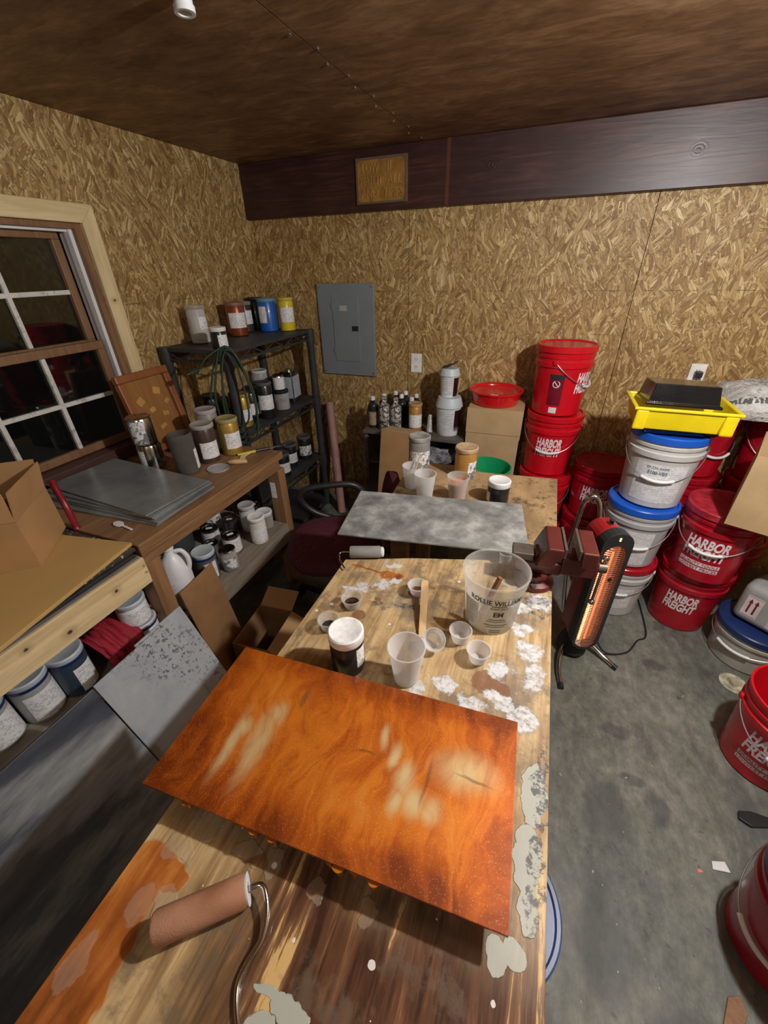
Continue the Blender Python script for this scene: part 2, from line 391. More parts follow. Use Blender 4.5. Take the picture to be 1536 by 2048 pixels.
def mat_orange():
    t = NT('orange_metallic_resin')
    sep = t.n('ShaderNodeSeparateXYZ'); t.l(t.obj, sep.inputs[0]); X, Y = sep.outputs['X'], sep.outputs['Y']
    _, wc = t.noise(t.obj, 5, 3); wv = t.vm('ADD', t.obj, t.vm('MULTIPLY', t.vm('SUBTRACT', wc, (.5, .5, .5)), (.16, .16, 0)))
    f, _ = t.noise(t.vm('MULTIPLY', wv, (14, 3.2, 1)), 1.3, 6, .6, 1.6); g, _ = t.noise(wv, 6, 5, .6, .6)
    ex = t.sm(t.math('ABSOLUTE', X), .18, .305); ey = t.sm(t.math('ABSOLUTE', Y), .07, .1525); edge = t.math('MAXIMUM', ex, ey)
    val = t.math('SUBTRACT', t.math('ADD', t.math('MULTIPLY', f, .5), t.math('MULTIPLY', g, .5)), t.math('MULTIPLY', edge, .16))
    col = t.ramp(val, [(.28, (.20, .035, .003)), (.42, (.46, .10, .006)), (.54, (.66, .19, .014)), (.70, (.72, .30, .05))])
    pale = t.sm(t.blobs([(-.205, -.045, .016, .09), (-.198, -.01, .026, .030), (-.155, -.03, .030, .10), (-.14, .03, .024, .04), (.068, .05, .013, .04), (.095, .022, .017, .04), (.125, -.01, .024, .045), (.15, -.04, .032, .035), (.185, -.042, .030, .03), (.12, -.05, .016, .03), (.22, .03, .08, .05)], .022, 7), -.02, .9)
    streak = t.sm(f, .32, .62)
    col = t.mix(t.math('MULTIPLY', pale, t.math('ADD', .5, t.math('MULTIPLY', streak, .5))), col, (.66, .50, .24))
    dk = t.sm(t.blobs([(-.105, .075, .010, .03), (.04, .01, .03, .005), (.165, .0, .006, .06), (.24, .02, .04, .004)], .02, 8), 0, .8)
    col = t.mix(t.math('MULTIPLY', dk, .6), col, (.13, .07, .02))
    fl = t.voro(t.obj, 900); sc = t.n('ShaderNodeSeparateColor'); t.l(fl['Color'], sc.inputs[0])
    col = t.mix(t.math('MULTIPLY', t.math('GREATER_THAN', sc.outputs[0], .95), .16), col, (1, .72, .35))
    return t.end(t.pr(col, .38, t.math('ADD', .25, t.math('MULTIPLY', g, .2)), .8, t.bump(t.math('ADD', f, t.math('MULTIPLY', g, .6)), .08, .002)))
m_orange = mat_orange()
def mat_cloudy(name, c0, c1, c2, scale=7, stretch=(1, 1, 1), rough=.45, metal=.0, coat=0, spk=0):
    t = NT(name); v = t.vm('MULTIPLY', t.obj, stretch)
    f, _ = t.noise(v, scale, 8, .66, .15); col = t.ramp(f, [(.36, c0), (.5, c1), (.68, c2)])
    if spk:
        a, _ = t.noise(t.obj, 95, 3, .6); b, _ = t.noise(t.obj, 3.2, 3)
        m = t.math('MULTIPLY', t.sm(a, .56, .6), t.sm(b, .46, .60)); col = t.mix(t.math('MULTIPLY', m, spk), col, (.06, .065, .07))
    return t.end(t.pr(col, rough, metal, coat, t.bump(f, .1, .001)))
m_grey_panel = mat_cloudy('grey_marbled_coating', (.12, .125, .12), (.225, .235, .225), (.44, .45, .43), 11, rough=.42)
m_speckled = mat_cloudy('grey_speckled_board', (.26, .28, .30), (.31, .33, .35), (.36, .38, .39), 6, rough=.6, spk=.9)
m_blackboard = mat_cloudy('black_marbled_panel', (.016, .020, .032), (.050, .060, .078), (.30, .31, .30), 2.6, (1, .45, 1.8), .38, 0, .2)
m_sheet = mat_cloudy('brushed_sheet_metal', (.20, .22, .225), (.29, .31, .32), (.38, .40, .40), 4, rough=.28, metal=.45)
def mat_label(name, paper=(.80, .80, .80), ink=(.10, .10, .12), dirt=0.0, rows=150, cover=.50):
    t = NT(name); sep = t.n('ShaderNodeSeparateXYZ'); t.l(t.obj, sep.inputs[0]); Z = sep.outputs['Z']
    row = t.math('GREATER_THAN', t.math('FRACT', t.math('MULTIPLY', Z, rows)), .52)
    _q, _ = t.noise(t.vm('MULTIPLY', t.obj, (120, 120, rows * .9)), 1, 1)
    big, _ = t.noise(t.vm('MULTIPLY', t.obj, (18, 18, 40)), 1, 2)
    m = t.math('MULTIPLY', t.math('MULTIPLY', row, t.sm(_q, cover - .03, cover + .05)), t.sm(big, .36, .5))
    col = t.mix(t.math('MULTIPLY', m, .6), paper, ink)
    if dirt:
        d, _ = t.noise(t.obj, 38, 5, .7); col = t.mix(t.math('MULTIPLY', t.sm(d, .47, .55), dirt), col, (.06, .05, .045))
    return t.end(t.pr(col, .5))
m_label = mat_label('printed_paper_label'); m_label_dirty = mat_label('stained_paper_label', dirt=.85)
m_label_pink = mat_label('faint_pink_print', (.82, .82, .84), (.45, .2, .3)); m_label_grey = mat_label('blue_grey_label', (.38, .44, .50), (.2, .22, .26))

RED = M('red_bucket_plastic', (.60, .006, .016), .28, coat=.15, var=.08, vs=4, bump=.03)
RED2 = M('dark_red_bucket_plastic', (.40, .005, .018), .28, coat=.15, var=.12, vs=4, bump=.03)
WHITEP = M('white_pail_plastic', (.52, .52, .51), .38, var=.05, vs=6, bump=.04, dirt=.12)
GREYP = M('grey_white_pail_plastic', (.40, .41, .42), .38, var=.06, vs=6, bump=.04)
BLUE = M('blue_lid_plastic', (.01, .10, .55), .35, var=.12, vs=8, bump=.05)
NAVY = M('navy_plastic', (.012, .03, .12), .35, bump=.04)
WHITEINK = M('white_print', (.80, .74, .76), .55, var=.05)
BLACKINK = M('black_print', (.02, .02, .02), .6)
WIRE = M('galvanised_wire', (.55, .55, .55), .35, metal=.9)
WHITE = M('white_plastic', (.74, .75, .76), .35, var=.04, bump=.03)
WHITEDUST = M('dusty_white_lid', (.78, .78, .77), .6, var=.12, vs=60, bump=.2, bs=120)
WHITEGREY = M('bluish_white_lid', (.52, .58, .63), .45, var=.06, vs=10)
BLACKP = M('black_plastic', (.018, .019, .021), .42, bump=.1)
BLACKR = M('black_resin_shelf', (.030, .032, .034), .55, var=.2, bump=.2, dirt=.1)
BLACKG = M('black_pigment', (.012, .012, .013), .3, coat=.3)
CHROME = M('chrome', (.62, .63, .64), .16, metal=1, bump=.02)
TIN = M('tin_plate', (.50, .50, .49), .22, metal=1, var=.2, vs=20)
CARD = M('cardboard', (.42, .24, .10), .75, var=.1, vs=6, bump=.15)
CARD2 = M('pale_cardboard', (.47, .33, .17), .75, var=.1, vs=6, bump=.15)
CARDD = M('brown_cardboard', (.26, .135, .055), .8, var=.15, vs=6, bump=.15)
OUTLET = M('outlet_plastic', (.82, .82, .80), .35)
PANELG = M('grey_enamel', (.20, .23, .245), .42, var=.06, vs=5, dirt=.08)
CLEAR = clear('clear_plastic', (.8, .8, .78), .22, .1)
FROST = clear('frosted_plastic', (.86, .86, .86), .40, .3)
SMOKE = clear('smoky_plastic', (.20, .19, .18), .42, .12)
WOODB = mat_wood('bench_top_wood', (.13, .06, .025), (.36, .20, .09), 'Y', rough=.5)
SP = ((.160, .778, .007), (.265, .738, .009), (.430, .760, .007), (.545, .778, .003), (.545, .750, .003))
WOODP = mat_wood('pine_two_by_four', (.44, .31, .14), (.74, .58, .32), 'Y', rough=.65, contrast=(.25, .6), spots=SP)
WOODPZ = mat_wood('pine_casing_upright', (.48, .35, .16), (.76, .60, .34), 'Z', rough=.65, contrast=(.25, .6), spots=((1.507, 1.545, .007),))
WOODO = mat_wood('bench_post_wood', (.16, .075, .03), (.36, .19, .085), 'Z', rough=.6)
WOODG = mat_wood('grey_weathered_board', (.14, .115, .085), (.30, .255, .19), 'Y', rough=.7)
WOODF = mat_wood('stained_frame_wood', (.18, .05, .015), (.34, .12, .035), 'Z', rough=.45)
WOODS = mat_wood('window_sash_wood', (.14, .065, .03), (.30, .16, .075), 'Z', rough=.5)
WOODST = mat_wood('stir_stick_wood', (.50, .32, .14), (.72, .52, .28), 'Y', rough=.6)

# ------------------------------------------------------------------ setting
def struct(name, bm, m, bevel=0, parent=None, smooth=False):
    o = link(name, bm, m, parent, smooth, bevel)
    if not parent: o['kind'] = 'structure'
    return o
XL, YB, ZC = -1.95, 2.66, 2.20
XR, YF = 2.3, -2.0
b = BM(); box(b, XL - .15, XR + .1, YF - .1, YB + .12, -.1, 0); struct('floor', b, m_floor)
b = BM()
for x0, x1 in ((XL - .15, -.802), (-.798, XR + .1)): box(b, x0, x1, YF - .1, YB + .12, ZC, ZC + .02)
box(b, XL - .15, XR + .1, YF - .1, YB + .12, ZC + .02, ZC + .06)
ceil = struct('ceiling', b, m_ceiling)
b = BM()
m_seam = M('dark_green_panel_edge', (.03, .05, .03), .7)
xs = [XL, -.875, .345, 1.565, XR]
for i in range(4): box(b, xs[i] + (.0015 if i else -.1), xs[i + 1] - .0015, YB, YB + .012, 0, ZC - .001)
box(b, XL - .1, XR, YB + .010, YB + .10, 0, ZC - .001, 1)
struct('wall_back', b, [m_osb_back, m_seam])
# left wall with a window opening
WY0, WY1, WZ0, WZ1 = .54, 1.475, .91, 1.835
b = BM(); xo = XL - .12
box(b, xo, XL, YF, WY0, 0, ZC - .001); box(b, xo, XL, WY1, YB - .001, 0, ZC - .001)
box(b, xo, XL, WY0, WY1, 0, WZ0); box(b, xo, XL, WY0, WY1, WZ1, ZC - .001)
struct('wall_left', b, m_osb_left)
b = BM(); box(b, XR, XR + .1, YF, YB - .001, 0, ZC - .001); struct('wall_right', b, m_osb_left)
b = BM(); box(b, XL - .1, XR + .1, YF - .1, YF, 0, ZC - .001); struct('wall_front', b, m_osb_back)
b = BM(); box(b, XL + .001, XR - .001, YB - .042, YB - .001, 1.925, ZC - .001); struct('trim_1', b, m_beam, .004)
# window
w = empty('window_1', (0, 0, 0)); w['kind'] = 'structure'
b = BM()
CT = .068
def miter(b, pts, x0, x1):
    lo = [b.verts.new((x0, y, z)) for y, z in pts]; hi = [b.verts.new((x1, y, z)) for y, z in pts]; n = len(pts)
    b.faces.new(lo); b.faces.new(hi[::-1])
    for i in range(n): b.faces.new((lo[i], lo[(i + 1) % n], hi[(i + 1) % n], hi[i]))
miter(b, [(WY1, WZ1), (WY1 + CT, WZ1 + CT), (WY0 - CT, WZ1 + CT), (WY0, WZ1)], XL + .001, XL + .022)
link('window_casing', b, mat_wood('pine_casing_head', (.48, .35, .16), (.76, .60, .34), 'Y', rough=.65, contrast=(.25, .6)), w, bevel=.003)
b = BM()
miter(b, [(WY1, WZ0), (WY1 + CT, WZ0), (WY1 + CT, WZ1 + CT), (WY1, WZ1)], XL + .001, XL + .022)
link('window_casing', b, WOODPZ, w, bevel=.003)
b = BM()
miter(b, [(WY0, WZ0), (WY0 - CT, WZ0), (WY0 - CT, WZ1 + CT), (WY0, WZ1)], XL + .001, XL + .022)
link('window_casing', b, WOODPZ, w, bevel=.003)
b = BM()   # jamb and white tracks
box(b, XL - .118, XL, WY1 - .03, WY1, WZ0, WZ1, 0); box(b, XL - .118, XL, WY0, WY0 + .03, WZ0, WZ1, 0); box(b, XL - .118, XL, WY0 + .03, WY1 - .03, WZ1 - .02, WZ1, 0)
box(b, XL - .05, XL - .02, WY1 - .046, WY1 - .03, WZ0, WZ1 - .02, 1); box(b, XL - .085, XL - .055, WY1 - .042, WY1 - .03, WZ0, WZ1 - .02, 1)
box(b, XL - .06, XL - .03, WY0 + .03, WY1 - .046, WZ1 - .03, WZ1 - .02, 1)
link('window_frame', b, [WOODS, WHITE], w)
def sash(x, z0, z1, dark):
    b = BM(); y0, y1 = .60, 1.415; s = .035
    box(b, x - .015, x + .015, y0, y1, z1 - s, z1); box(b, x - .015, x + .015, y0, y1, z0, z0 + s)
    box(b, x - .015, x + .015, y0, y0 + s, z0 + s, z1 - s); box(b, x - .015, x + .015, y1 - s, y1, z0 + s, z1 - s)
    sh = link('window_sash', b, WOODS, w, bevel=.003)
    gy0, gy1, gz0, gz1 = y0 + s, y1 - s, z0 + s, z1 - s
    b = BM()
    for k in (1, 2):
        yy = gy0 + (gy1 - gy0) * k / 3; box(b, x - .004, x + .012, yy - .009, yy + .009, gz0, gz1)
    zz = (gz0 + gz1) / 2; box(b, x - .003, x + .011, gy0, gy1, zz - .009, zz + .009)
    link('muntin', b, M('chipped_white_paint', (.66, .64, .60), .5, dirt=.5, var=.08), sh, bevel=.002)
    b = BM(); box(b, x - .006, x - .003, gy0, gy1, gz0, gz1)
    t = NT('window_glass'); tr = t.n('ShaderNodeBsdfTransparent'); tr.inputs[0].default_value = (.75, .78, .75, 1)
    gl = t.n('ShaderNodeBsdfGlossy'); gl.inputs[1].default_value = .03; gl.inputs[0].default_value = (.8, .8, .8, 1)
    fr = t.n('ShaderNodeFresnel'); fr.inputs[0].default_value = 1.55
    mx = t.n('ShaderNodeMixShader'); t.l(fr.outputs[0], mx.inputs[0]); t.l(tr.outputs[0], mx.inputs[1]); t.l(gl.outputs[0], mx.inputs[2])
    link('glass_pane', b, t.end(mx.outputs[0]), sh)
sash(XL - .085, 1.355, 1.815, 0); sash(XL - .045, .915, 1.385, 1)
b = BM(); box(b, XL - .118, XL + .045, WY0 - .05, WY1 + .06, WZ0 - .055, WZ0 + .002)
link('window_sill', b, mat_wood('dark_sill_wood', (.045, .018, .014), (.10, .045, .035), 'Y', rough=.5), w, bevel=.003)
# ceiling screws in a row along the seam
for i in range(12):
    b = BM(); y = 1.42 + i * .105; x = -.785 if i % 2 else -.815
    lathe(b, [(0, 0), (.006, 0), (.006, -.002), (.003, -.004), (0, -.004)], 10); o = link('drywall_screw', b, CHROME, None, True)
    o.location = (x + random.uniform(-.006, .006), y, ZC)
    tag(o, 'small shiny screw driven into the brown ceiling along its seam', 'screw', 'screws along the ceiling seam')
b = BM(); lathe(b, [(.013, 0), (.021, 0), (.021, -.02), (.024, -.021), (.024, -.033), (.016, -.033), (.016, -.01), (.013, 0)], 28)
o = link('pipe_stub', b, WHITE, None, True); o.location = (-.935, 1.150, ZC); tag(o, 'short white plastic pipe stub hanging from the ceiling', 'pipe')

# ------------------------------------------------------------------ things on the walls
t_ = empty('carved_plaque', (-1.02, YB - .042, 2.055), 0, 'amber carved plaque with raised letters screwed to the dark beam', 'sign')
b = BM(); box(b, -.148, .148, -.012, 0, -.100, .100)
brass = M('amber_gilded_relief', (.42, .22, .055), .38, metal=.45, var=.25, vs=18, bump=.8, bs=45)
link('plate', b, brass, t_, bevel=.002)
b = BM()
for z0, z1, x0, x1 in ((.090, .100, -.148, .148), (-.100, -.090, -.148, .148), (-.09, .09, -.148, -.138), (-.09, .09, .138, .148)): box(b, x0, x1, -.015, -.0121, z0, z1)
link('rim', b, M('dull_bronze_rim', (.16, .11, .08), .5, metal=.4), t_)
mt = lambda x, z: Matrix.Translation((x, -.0135, z)) @ Matrix.Rotation(PI / 2, 4, 'X')
b = BM()
for s, x, z, wd in (('LOW', -.065, .055, .10), ('II', .045, .058, .022), ('WATCH', -.065, .0, .125), ('ALL', .075, .0, .085), ('AND', -.07, -.055, .10), ('TIMES', .068, -.055, .11)):
    flat_text(b, s, .058, mt(x, z), wd, bold=-.004, shear=.1)
ex = bmesh.ops.extrude_face_region(b, geom=b.faces[:]); bmesh.ops.translate(b, vec=(0, -.003, 0), verts=[g for g in ex['geom'] if isinstance(g, bmesh.types.BMVert)])
link('lettering', b, M('gold_lettering', (.60, .38, .14), .3, metal=.6), t_)
for sx in (-1, 1):
    for sz in (-1, 1):
        b = BM(); lathe(b, [(0, 0), (.004, 0), (.003, .002), (0, .003)], 10); o = link('screw', b, CHROME, t_, True); o.location = (sx * .132, -.0135, sz * .084); o.rotation_euler = (PI / 2, 0, 0)

t_ = empty('breaker_panel', (-1.302, YB, 1.288), 0, 'grey steel electrical breaker panel on the strand board wall', 'electrical panel')
b = BM(); box(b, -.202, .202, -.018, 0, -.282, .282); link('cover', b, PANELG, t_, bevel=.004)
b = BM(); box(b, -.095, .095, -.022, -.0181, -.19, .205); dr = link('door', b, PANELG, t_, bevel=.002)
b = BM(); box(b, .045, .088, -.027, -.0221, .005, .035); link('latch', b, BLACKP, dr, bevel=.001)
b = BM(); box(b, -.042, .012, -.0232, -.0221, .125, .155); link('door_label', b, mat_label('panel_rating_label', (.45, .46, .44), (.15, .15, .15), rows=200), dr)
for z in (.15, -.12):
    b = BM(); box(b, -.102, -.095, -.024, -.0181, z - .02, z + .02); link('hinge', b, PANELG, t_)
for sx in (-1, 1):
    for sz in (-1, 1):
        b = BM(); lathe(b, [(0, 0), (.006, 0), (.005, .002), (0, .003)], 12); o = link('screw', b, CHROME, t_, True); o.location = (sx * .185, -.018, sz * .262); o.rotation_euler = (PI / 2, 0, 0)
def outlet(x, z, label, plug):
    t_ = empty('wall_outlet', (x, YB, z), 0, label, 'outlet')
    b = BM(); box(b, -.036, .036, -.006, 0, -.059, .059); link('cover_plate', b, OUTLET, t_, bevel=.002)
    for s in (-1, 1):
        b = BM(); lathe(b, [(0, 0), (.016, 0), (.016, .002), (0, .002)], 24); o = link('receptacle', b, OUTLET, t_, True); o.location = (0, -.006, s * .024); o.rotation_euler = (PI / 2, 0, 0)
        b = BM(); box(b, -.007, -.0045, -.0088, -.0081, s * .024 - .004 + .003, s * .024 + .007); box(b, .0045, .007, -.0088, -.0081, s * .024 - .002, s * .024 + .006); box(b, -.002, .002, -.0088, -.0081, s * .024 - .009, s * .024 - .005)
        link('slots', b, BLACKP, t_)
outlet(-.815, 1.108, 'white duplex outlet with both sockets empty beside the breaker panel', 0)
outlet(.742, 1.125, 'white wall outlet with a black plug in it above the stacked pails', 1)
t_ = empty('power_plug', (.745, YB - .009, 1.135), 0, 'black plug pushed into the wall outlet behind the paint trays', 'plug')
b = BM(); box(b, -.016, .016, -.034, -.001, -.016, .016); link('plug_body', b, BLACKP, t_, bevel=.005)
b = BM(); tube(b, spline([(0, -.03, 0), (.005, -.05, -.03), (-.01, -.04, -.12), (0, -.03, -.3)]), .004, 8); link('cable', b, BLACKP, t_, True)

# ------------------------------------------------------------------ containers
def rprof(pts):
    def f(z):
        for (z0, r0), (z1, r1) in zip(pts, pts[1:]):
            if z <= z1: return r0 + (r1 - r0) * (z - z0) / (z1 - z0)
        return pts[-1][1]
    return f
def jar(name, label, cat, x, y, zb, h, d, body, lid=None, lab=None, lid_h=.018, lab_off=0, lab_half=1.0, lab_z=(.2, .68), fill=None, fill_to=.75, group=None, neck=0, shell=None, tilt=None, collar=None, open_top=False):
    t_ = empty(name, (x, y, zb + .0005), 0, label, cat, group)
    if tilt: t_.rotation_euler = tilt
    r = d / 2; rb = r * .97; lh = lid_h if lid else 0
    face = math.atan2(-y, -x) + lab_off
    top = h - lh
    pr = [(0, 0), (rb - .006, 0), (rb - .001, .003), (rb, .008), (rb, top - .012 - neck * .5), (rb - .003 - neck * .3, top - .006 - neck * .2), (rb - .004 - neck * .35, top)]
    inner = [(a - .0022 if a > .003 else 0, z) for a, z in pr[::-1]]; inner[-1] = (0, .003); inner[-2] = (rb - .009, .003)
    b = BM()
    if shell is None: lathe(b, pr + ([(0, top)] if not open_top else inner), 40)
    else: lathe(b, pr + inner, 40)
    link('jar_body', b, shell or body, t_, True)
    if fill is not None:
        b = BM(); rr = rb - .0032; ft = top * fill_to
        lathe(b, [(0, .0035), (rr - .006, .0035), (rr, .008), (rr, ft), (rr * .5, ft + .003), (0, ft + .004)], 36); link('contents', b, fill, t_, True)
    if lid:
        b = BM(); rl = r * 1.01
        lathe(b, [(rl - .0015, top - .001), (rl, top + .001), (rl, h - .003), (rl - .003, h), (rl - .007, h), (rl - .009, h - .0015), (0, h - .0015)], 44)
        # close the underside
        lathe(b, [(0, top + .0005), (rl - .0015, top - .001)], 44)
        link('lid', b, lid, t_, True)
    if collar:
        b = BM(); lathe(b, [(r * .99, top - .012), (r * 1.005, top - .010), (r * 1.005, top - .0015), (r * .99, top - .0012)], 44, close=True); link('collar', b, collar, t_, True)
    if lab:
        b = BM(); patch(b, lambda z: rb, face, lab_half, top * lab_z[0], top * lab_z[1]); link('label_sticker', b, lab, t_, True)
    return t_
PC = lambda n, c, rough=.35, **k: M(n, c, rough, coat=.4, **k)
copper = PC('copper_pigment', (.26, .055, .02), metal=.4); bluep = PC('blue_pigment', (.01, .10, .42)); yelp = PC('yellow_pigment', (.62, .48, .02))
brownp = PC('dark_brown_pigment', (.06, .035, .025)); goldp = PC('gold_pigment', (.42, .27, .05), metal=.4); goldp2 = PC('orange_gold_pigment', (.48, .25, .06), metal=.3)
greyp = PC('silver_grey_pigment', (.22, .21, .20)); creamp = PC('cream_powder', (.55, .48, .38)); greenb = PC('green_black_pigment', (.02, .035, .02))
S1 = 1.31; S2 = .87; S3 = .43; BT = .85; LS = .45
G1 = 'pigment jars on the black shelf unit'
J = jar
# top of black shelf unit
J('pigment_jar', 'tall frosted jar of cream powder at the left of the top black shelf', 'jar', -1.835, 1.885, S1, .188, .10, None, CLEAR, m_label, fill=creamp, fill_to=.8, shell=FROST, lab_off=.75, lab_half=.6, lab_z=(.42, .78))
J('pigment_jar', 'short black jar with white lid at the front of the top black shelf', 'jar', -1.60, 1.765, S1, .100, .082, BLACKG, WHITE, m_label, lab_off=.55, lab_half=.7, lab_z=(.1, .8))
J('pigment_jar', 'copper coloured pigment jar with white label on the top black shelf', 'jar', -1.812, 2.18, S1, .182, .115, copper, M('dull_copper_lid', (.30, .16, .12), .4, metal=.3), m_label, lab_off=.15, lab_half=1.0, lab_z=(.28, .78))
J('pigment_jar', 'jar with white label half hidden behind the copper pigment jar', 'jar', -1.875, 2.335, S1, .175, .10, brownp, CLEAR, m_label, lab_off=.5, lab_half=.9, lab_z=(.3, .8))
J('pigment_jar', 'dark green-black jar behind the blue pigment jar', 'jar', -1.885, 2.475, S1, .190, .105, greenb, BLACKP)
J('pigment_jar', 'bright blue pigment jar on the top black shelf', 'jar', -1.745, 2.405, S1, .190, .118, bluep, M('steel_blue_lid', (.12, .28, .38), .4), m_label, lab_off=-.65, lab_half=.5, lab_z=(.3, .85))
J('pigment_jar', 'bright yellow pigment jar at the right end of the top black shelf', 'jar', -1.635, 2.455, S1, .192, .100, yelp, M('yellow_lid', (.50, .42, .05), .4), m_label, lab_off=.15, lab_half=.95, lab_z=(.3, .78))
# second shelf
J('pigment_jar', 'black jar at the far left of the second black shelf', 'jar', -1.85, 1.86, S2, .156, .11, BLACKG, BLACKP)
J('pigment_jar', 'black jar beside the cord on the second black shelf', 'jar', -1.75, 1.975, S2, .148, .10, BLACKG, BLACKP)
J('pigment_jar', 'mustard gold jar just behind the corner post of the black shelves', 'jar', -1.60, 1.835, S2, .190, .088, goldp, M('mustard_lid', (.30, .20, .05), .5), m_label, lab_off=.6, lab_half=.7, lab_z=(.2, .6))
J('pigment_jar', 'dark jar with white label behind the mustard gold jar', 'jar', -1.66, 1.985, S2, .172, .092, BLACKG, BLACKP, m_label, lab_off=.3, lab_half=.8, lab_z=(.15, .6))
J('pigment_jar', 'black jar with white label and dark lid at the front of the second black shelf', 'jar', -1.572, 2.015, S2, .215, .095, BLACKG, M('grey_dusty_lid', (.10, .10, .10), .4), m_label, lab_off=.1, lab_half=1.1, lab_z=(.28, .72))
J('pigment_jar', 'clear jar with white lid at the back of the second black shelf', 'jar', -1.865, 2.37, S2, .194, .105, None, WHITE, None, fill=greyp, fill_to=.7, shell=FROST)
J('pigment_jar', 'black jar leftmost of the pair behind the small white can', 'jar', -1.755, 2.22, S2, .155, .095, BLACKG, BLACKP)
J('pigment_jar', 'black jar rightmost of the pair behind the small white can', 'jar', -1.735, 2.345, S2, .155, .09, BLACKG, BLACKP)
J('pigment_jar', 'half empty clear jar carrying the small white can on the second black shelf', 'jar', -1.58, 2.19, S2, .125, .098, None, BLACKP, None, fill=greyp, fill_to=.5, shell=CLEAR)
J('small_can', 'small white labelled can standing on a clear jar on the second black shelf', 'can', -1.585, 2.19, S2 + .1262, .090, .075, TIN, TIN, m_label, lid_h=.004, lab_half=PI, lab_z=(.05, .9))
t_ = empty('metal_tin', (-1.625, 2.375, S2 + .001), R(8), 'rectangular metal tin with blue-grey label on the second black shelf', 'tin')
b = BM(); box(b, -.045, .045, -.06, .06, 0, .20); link('tin_body', b, TIN, t_, bevel=.006)
b = BM(); box(b, .0452, .0462, -.052, .052, .03, .17); box(b, -.04, .04, -.0612, -.0602, .03, .17); link('label_sticker', b, m_label_grey, t_)
b = BM(); lathe(b, [(0, .2002), (.018, .2002), (.018, .212), (0, .212)], 20); link('cap', b, TIN, t_, True)
# third shelf
for i, (x, y, h, d, l, lb) in enumerate(((-1.59, 2.10, .165, .105, 'black jar with white label, nearest of three on the third black shelf', m_label), (-1.63, 2.26, .165, .10, 'black jar with white label, middle of three on the third black shelf', m_label), (-1.60, 2.41, .175, .10, 'black jar with stained label, farthest of three on the third black shelf', m_label_dirty))):
    J('pigment_jar', l, 'jar', x, y, S3, h, d, BLACKG, M('grey_dusty_lid', (.10, .10, .10), .4), lb, lab_off=.2, lab_half=1.1, lab_z=(.2, .68))

# ------------------------------------------------------------------ black resin shelf unit
t_ = empty('shelving_unit', (-1.715, 2.10, 0), 0, 'black resin shelving unit against the left wall by the corner', 'shelving unit')
hx, hy = .205, .41
for z in (S1, S2, S3, .06):
    b = BM(); box(b, -hx, hx, -hy, hy, z - .012, z - .0005)
    for s in (-1, 1):   # truss skirts
        for ax in (0, 1):
            L_ = hy if ax == 0 else hx; P_ = hx if ax == 0 else hy
            def q(a0, a1, z0, z1):
                if ax == 0: box(b, s * P_ - .006, s * P_ + .006, a0, a1, z0, z1)
                else: box(b, a0, a1, s * P_ - .006, s * P_ + .006, z0, z1)
            q(-L_, L_, z - .016, z + .002); q(-L_, L_, z - .062, z - .052)
            n = 8 if ax == 0 else 4
            for k in range(n):
                a0 = -L_ + 2 * L_ * k / n; a1 = -L_ + 2 * L_ * (k + 1) / n
                p0, p1 = ((a0, z - .055), (a1, z - .014)) if k % 2 else ((a0, z - .014), (a1, z - .055))
                if ax == 0: tube(b, [(s * P_, p0[0], p0[1]), (s * P_, p1[0], p1[1])], .004, 6)
                else: tube(b, [(p0[0], s * P_, p0[1]), (p1[0], s * P_, p1[1])], .004, 6)
    link('shelf', b, BLACKR, t_)
for sx in (-1, 1):
    for sy in (-1, 1):
        b = BM()
        for z0, z1 in ((0, .06), (.06, S3), (S3, S2), (S2, S1)):
            e = .0
            lathe(b, [(.0, z0 + .0), (.025, z0), (.028, z0 + .03), (.025, z0 + .06), (.024, z1 - .10), (.031, z1 - .07), (.031, z1 + (.003 if z1 == S1 else 0)), (0, z1 + (.003 if z1 == S1 else 0))], 20, c=(sx * (hx - .002), sy * (hy - .002), 0))
        link('post', b, BLACKR, t_, True)
# extension cord over the corner post
t_ = empty('extension_cord', (-1.455, 1.640, 1.0), 0, 'dark green extension cord coiled over the corner of the black shelves', 'cord')
cordm = M('dark_green_cord', (.02, .045, .028), .5)
b = BM()
cx, cy = 0, 0
dirx = Vector((.78, .62, 0)).normalized()
for (wd, zt, zb_, sh) in ((.105, .345, -.115, .0), (.085, .33, -.140, .012), (.115, .325, -.09, -.01), (.06, .34, -.05, .0)):
    pts = []
    for k in range(30):
        a = 2 * PI * k / 30
        u = wd * math.sin(a) * (1 if math.cos(a) < 0 else (1 - .55 * math.cos(a)))
        z = (zt + zb_) / 2 + (zt - zb_) / 2 * math.cos(a)
        p = dirx * (u + sh) + Vector((.012 * math.sin(3 * a) + sh, -.01 - sh, z)); pts.append(p)
    tube(b, pts, .0048, 8, closed=True)
tube(b, spline([dirx * -.02 + Vector((0, -.01, .34)), dirx * -.08 + Vector((0, -.03, .30)), dirx * -.125 + Vector((0, -.03, .25))]), .0038, 8)
link('cable', b, cordm, t_, True)
b = BM(); p0 = dirx * -.125 + Vector((0, -.03, .25)); tube(b, [p0, p0 + Vector((-.03, -.02, -.012))], [.009, .013], 10); pg = link('plug', b, cordm, t_, True)
b = BM()
for k in (-.005, .005): tube(b, [p0 + Vector((-.03, -.02 + k, -.012)), p0 + Vector((-.046, -.03 + k, -.02))], .0018, 6)
link('prong', b, CHROME, pg)

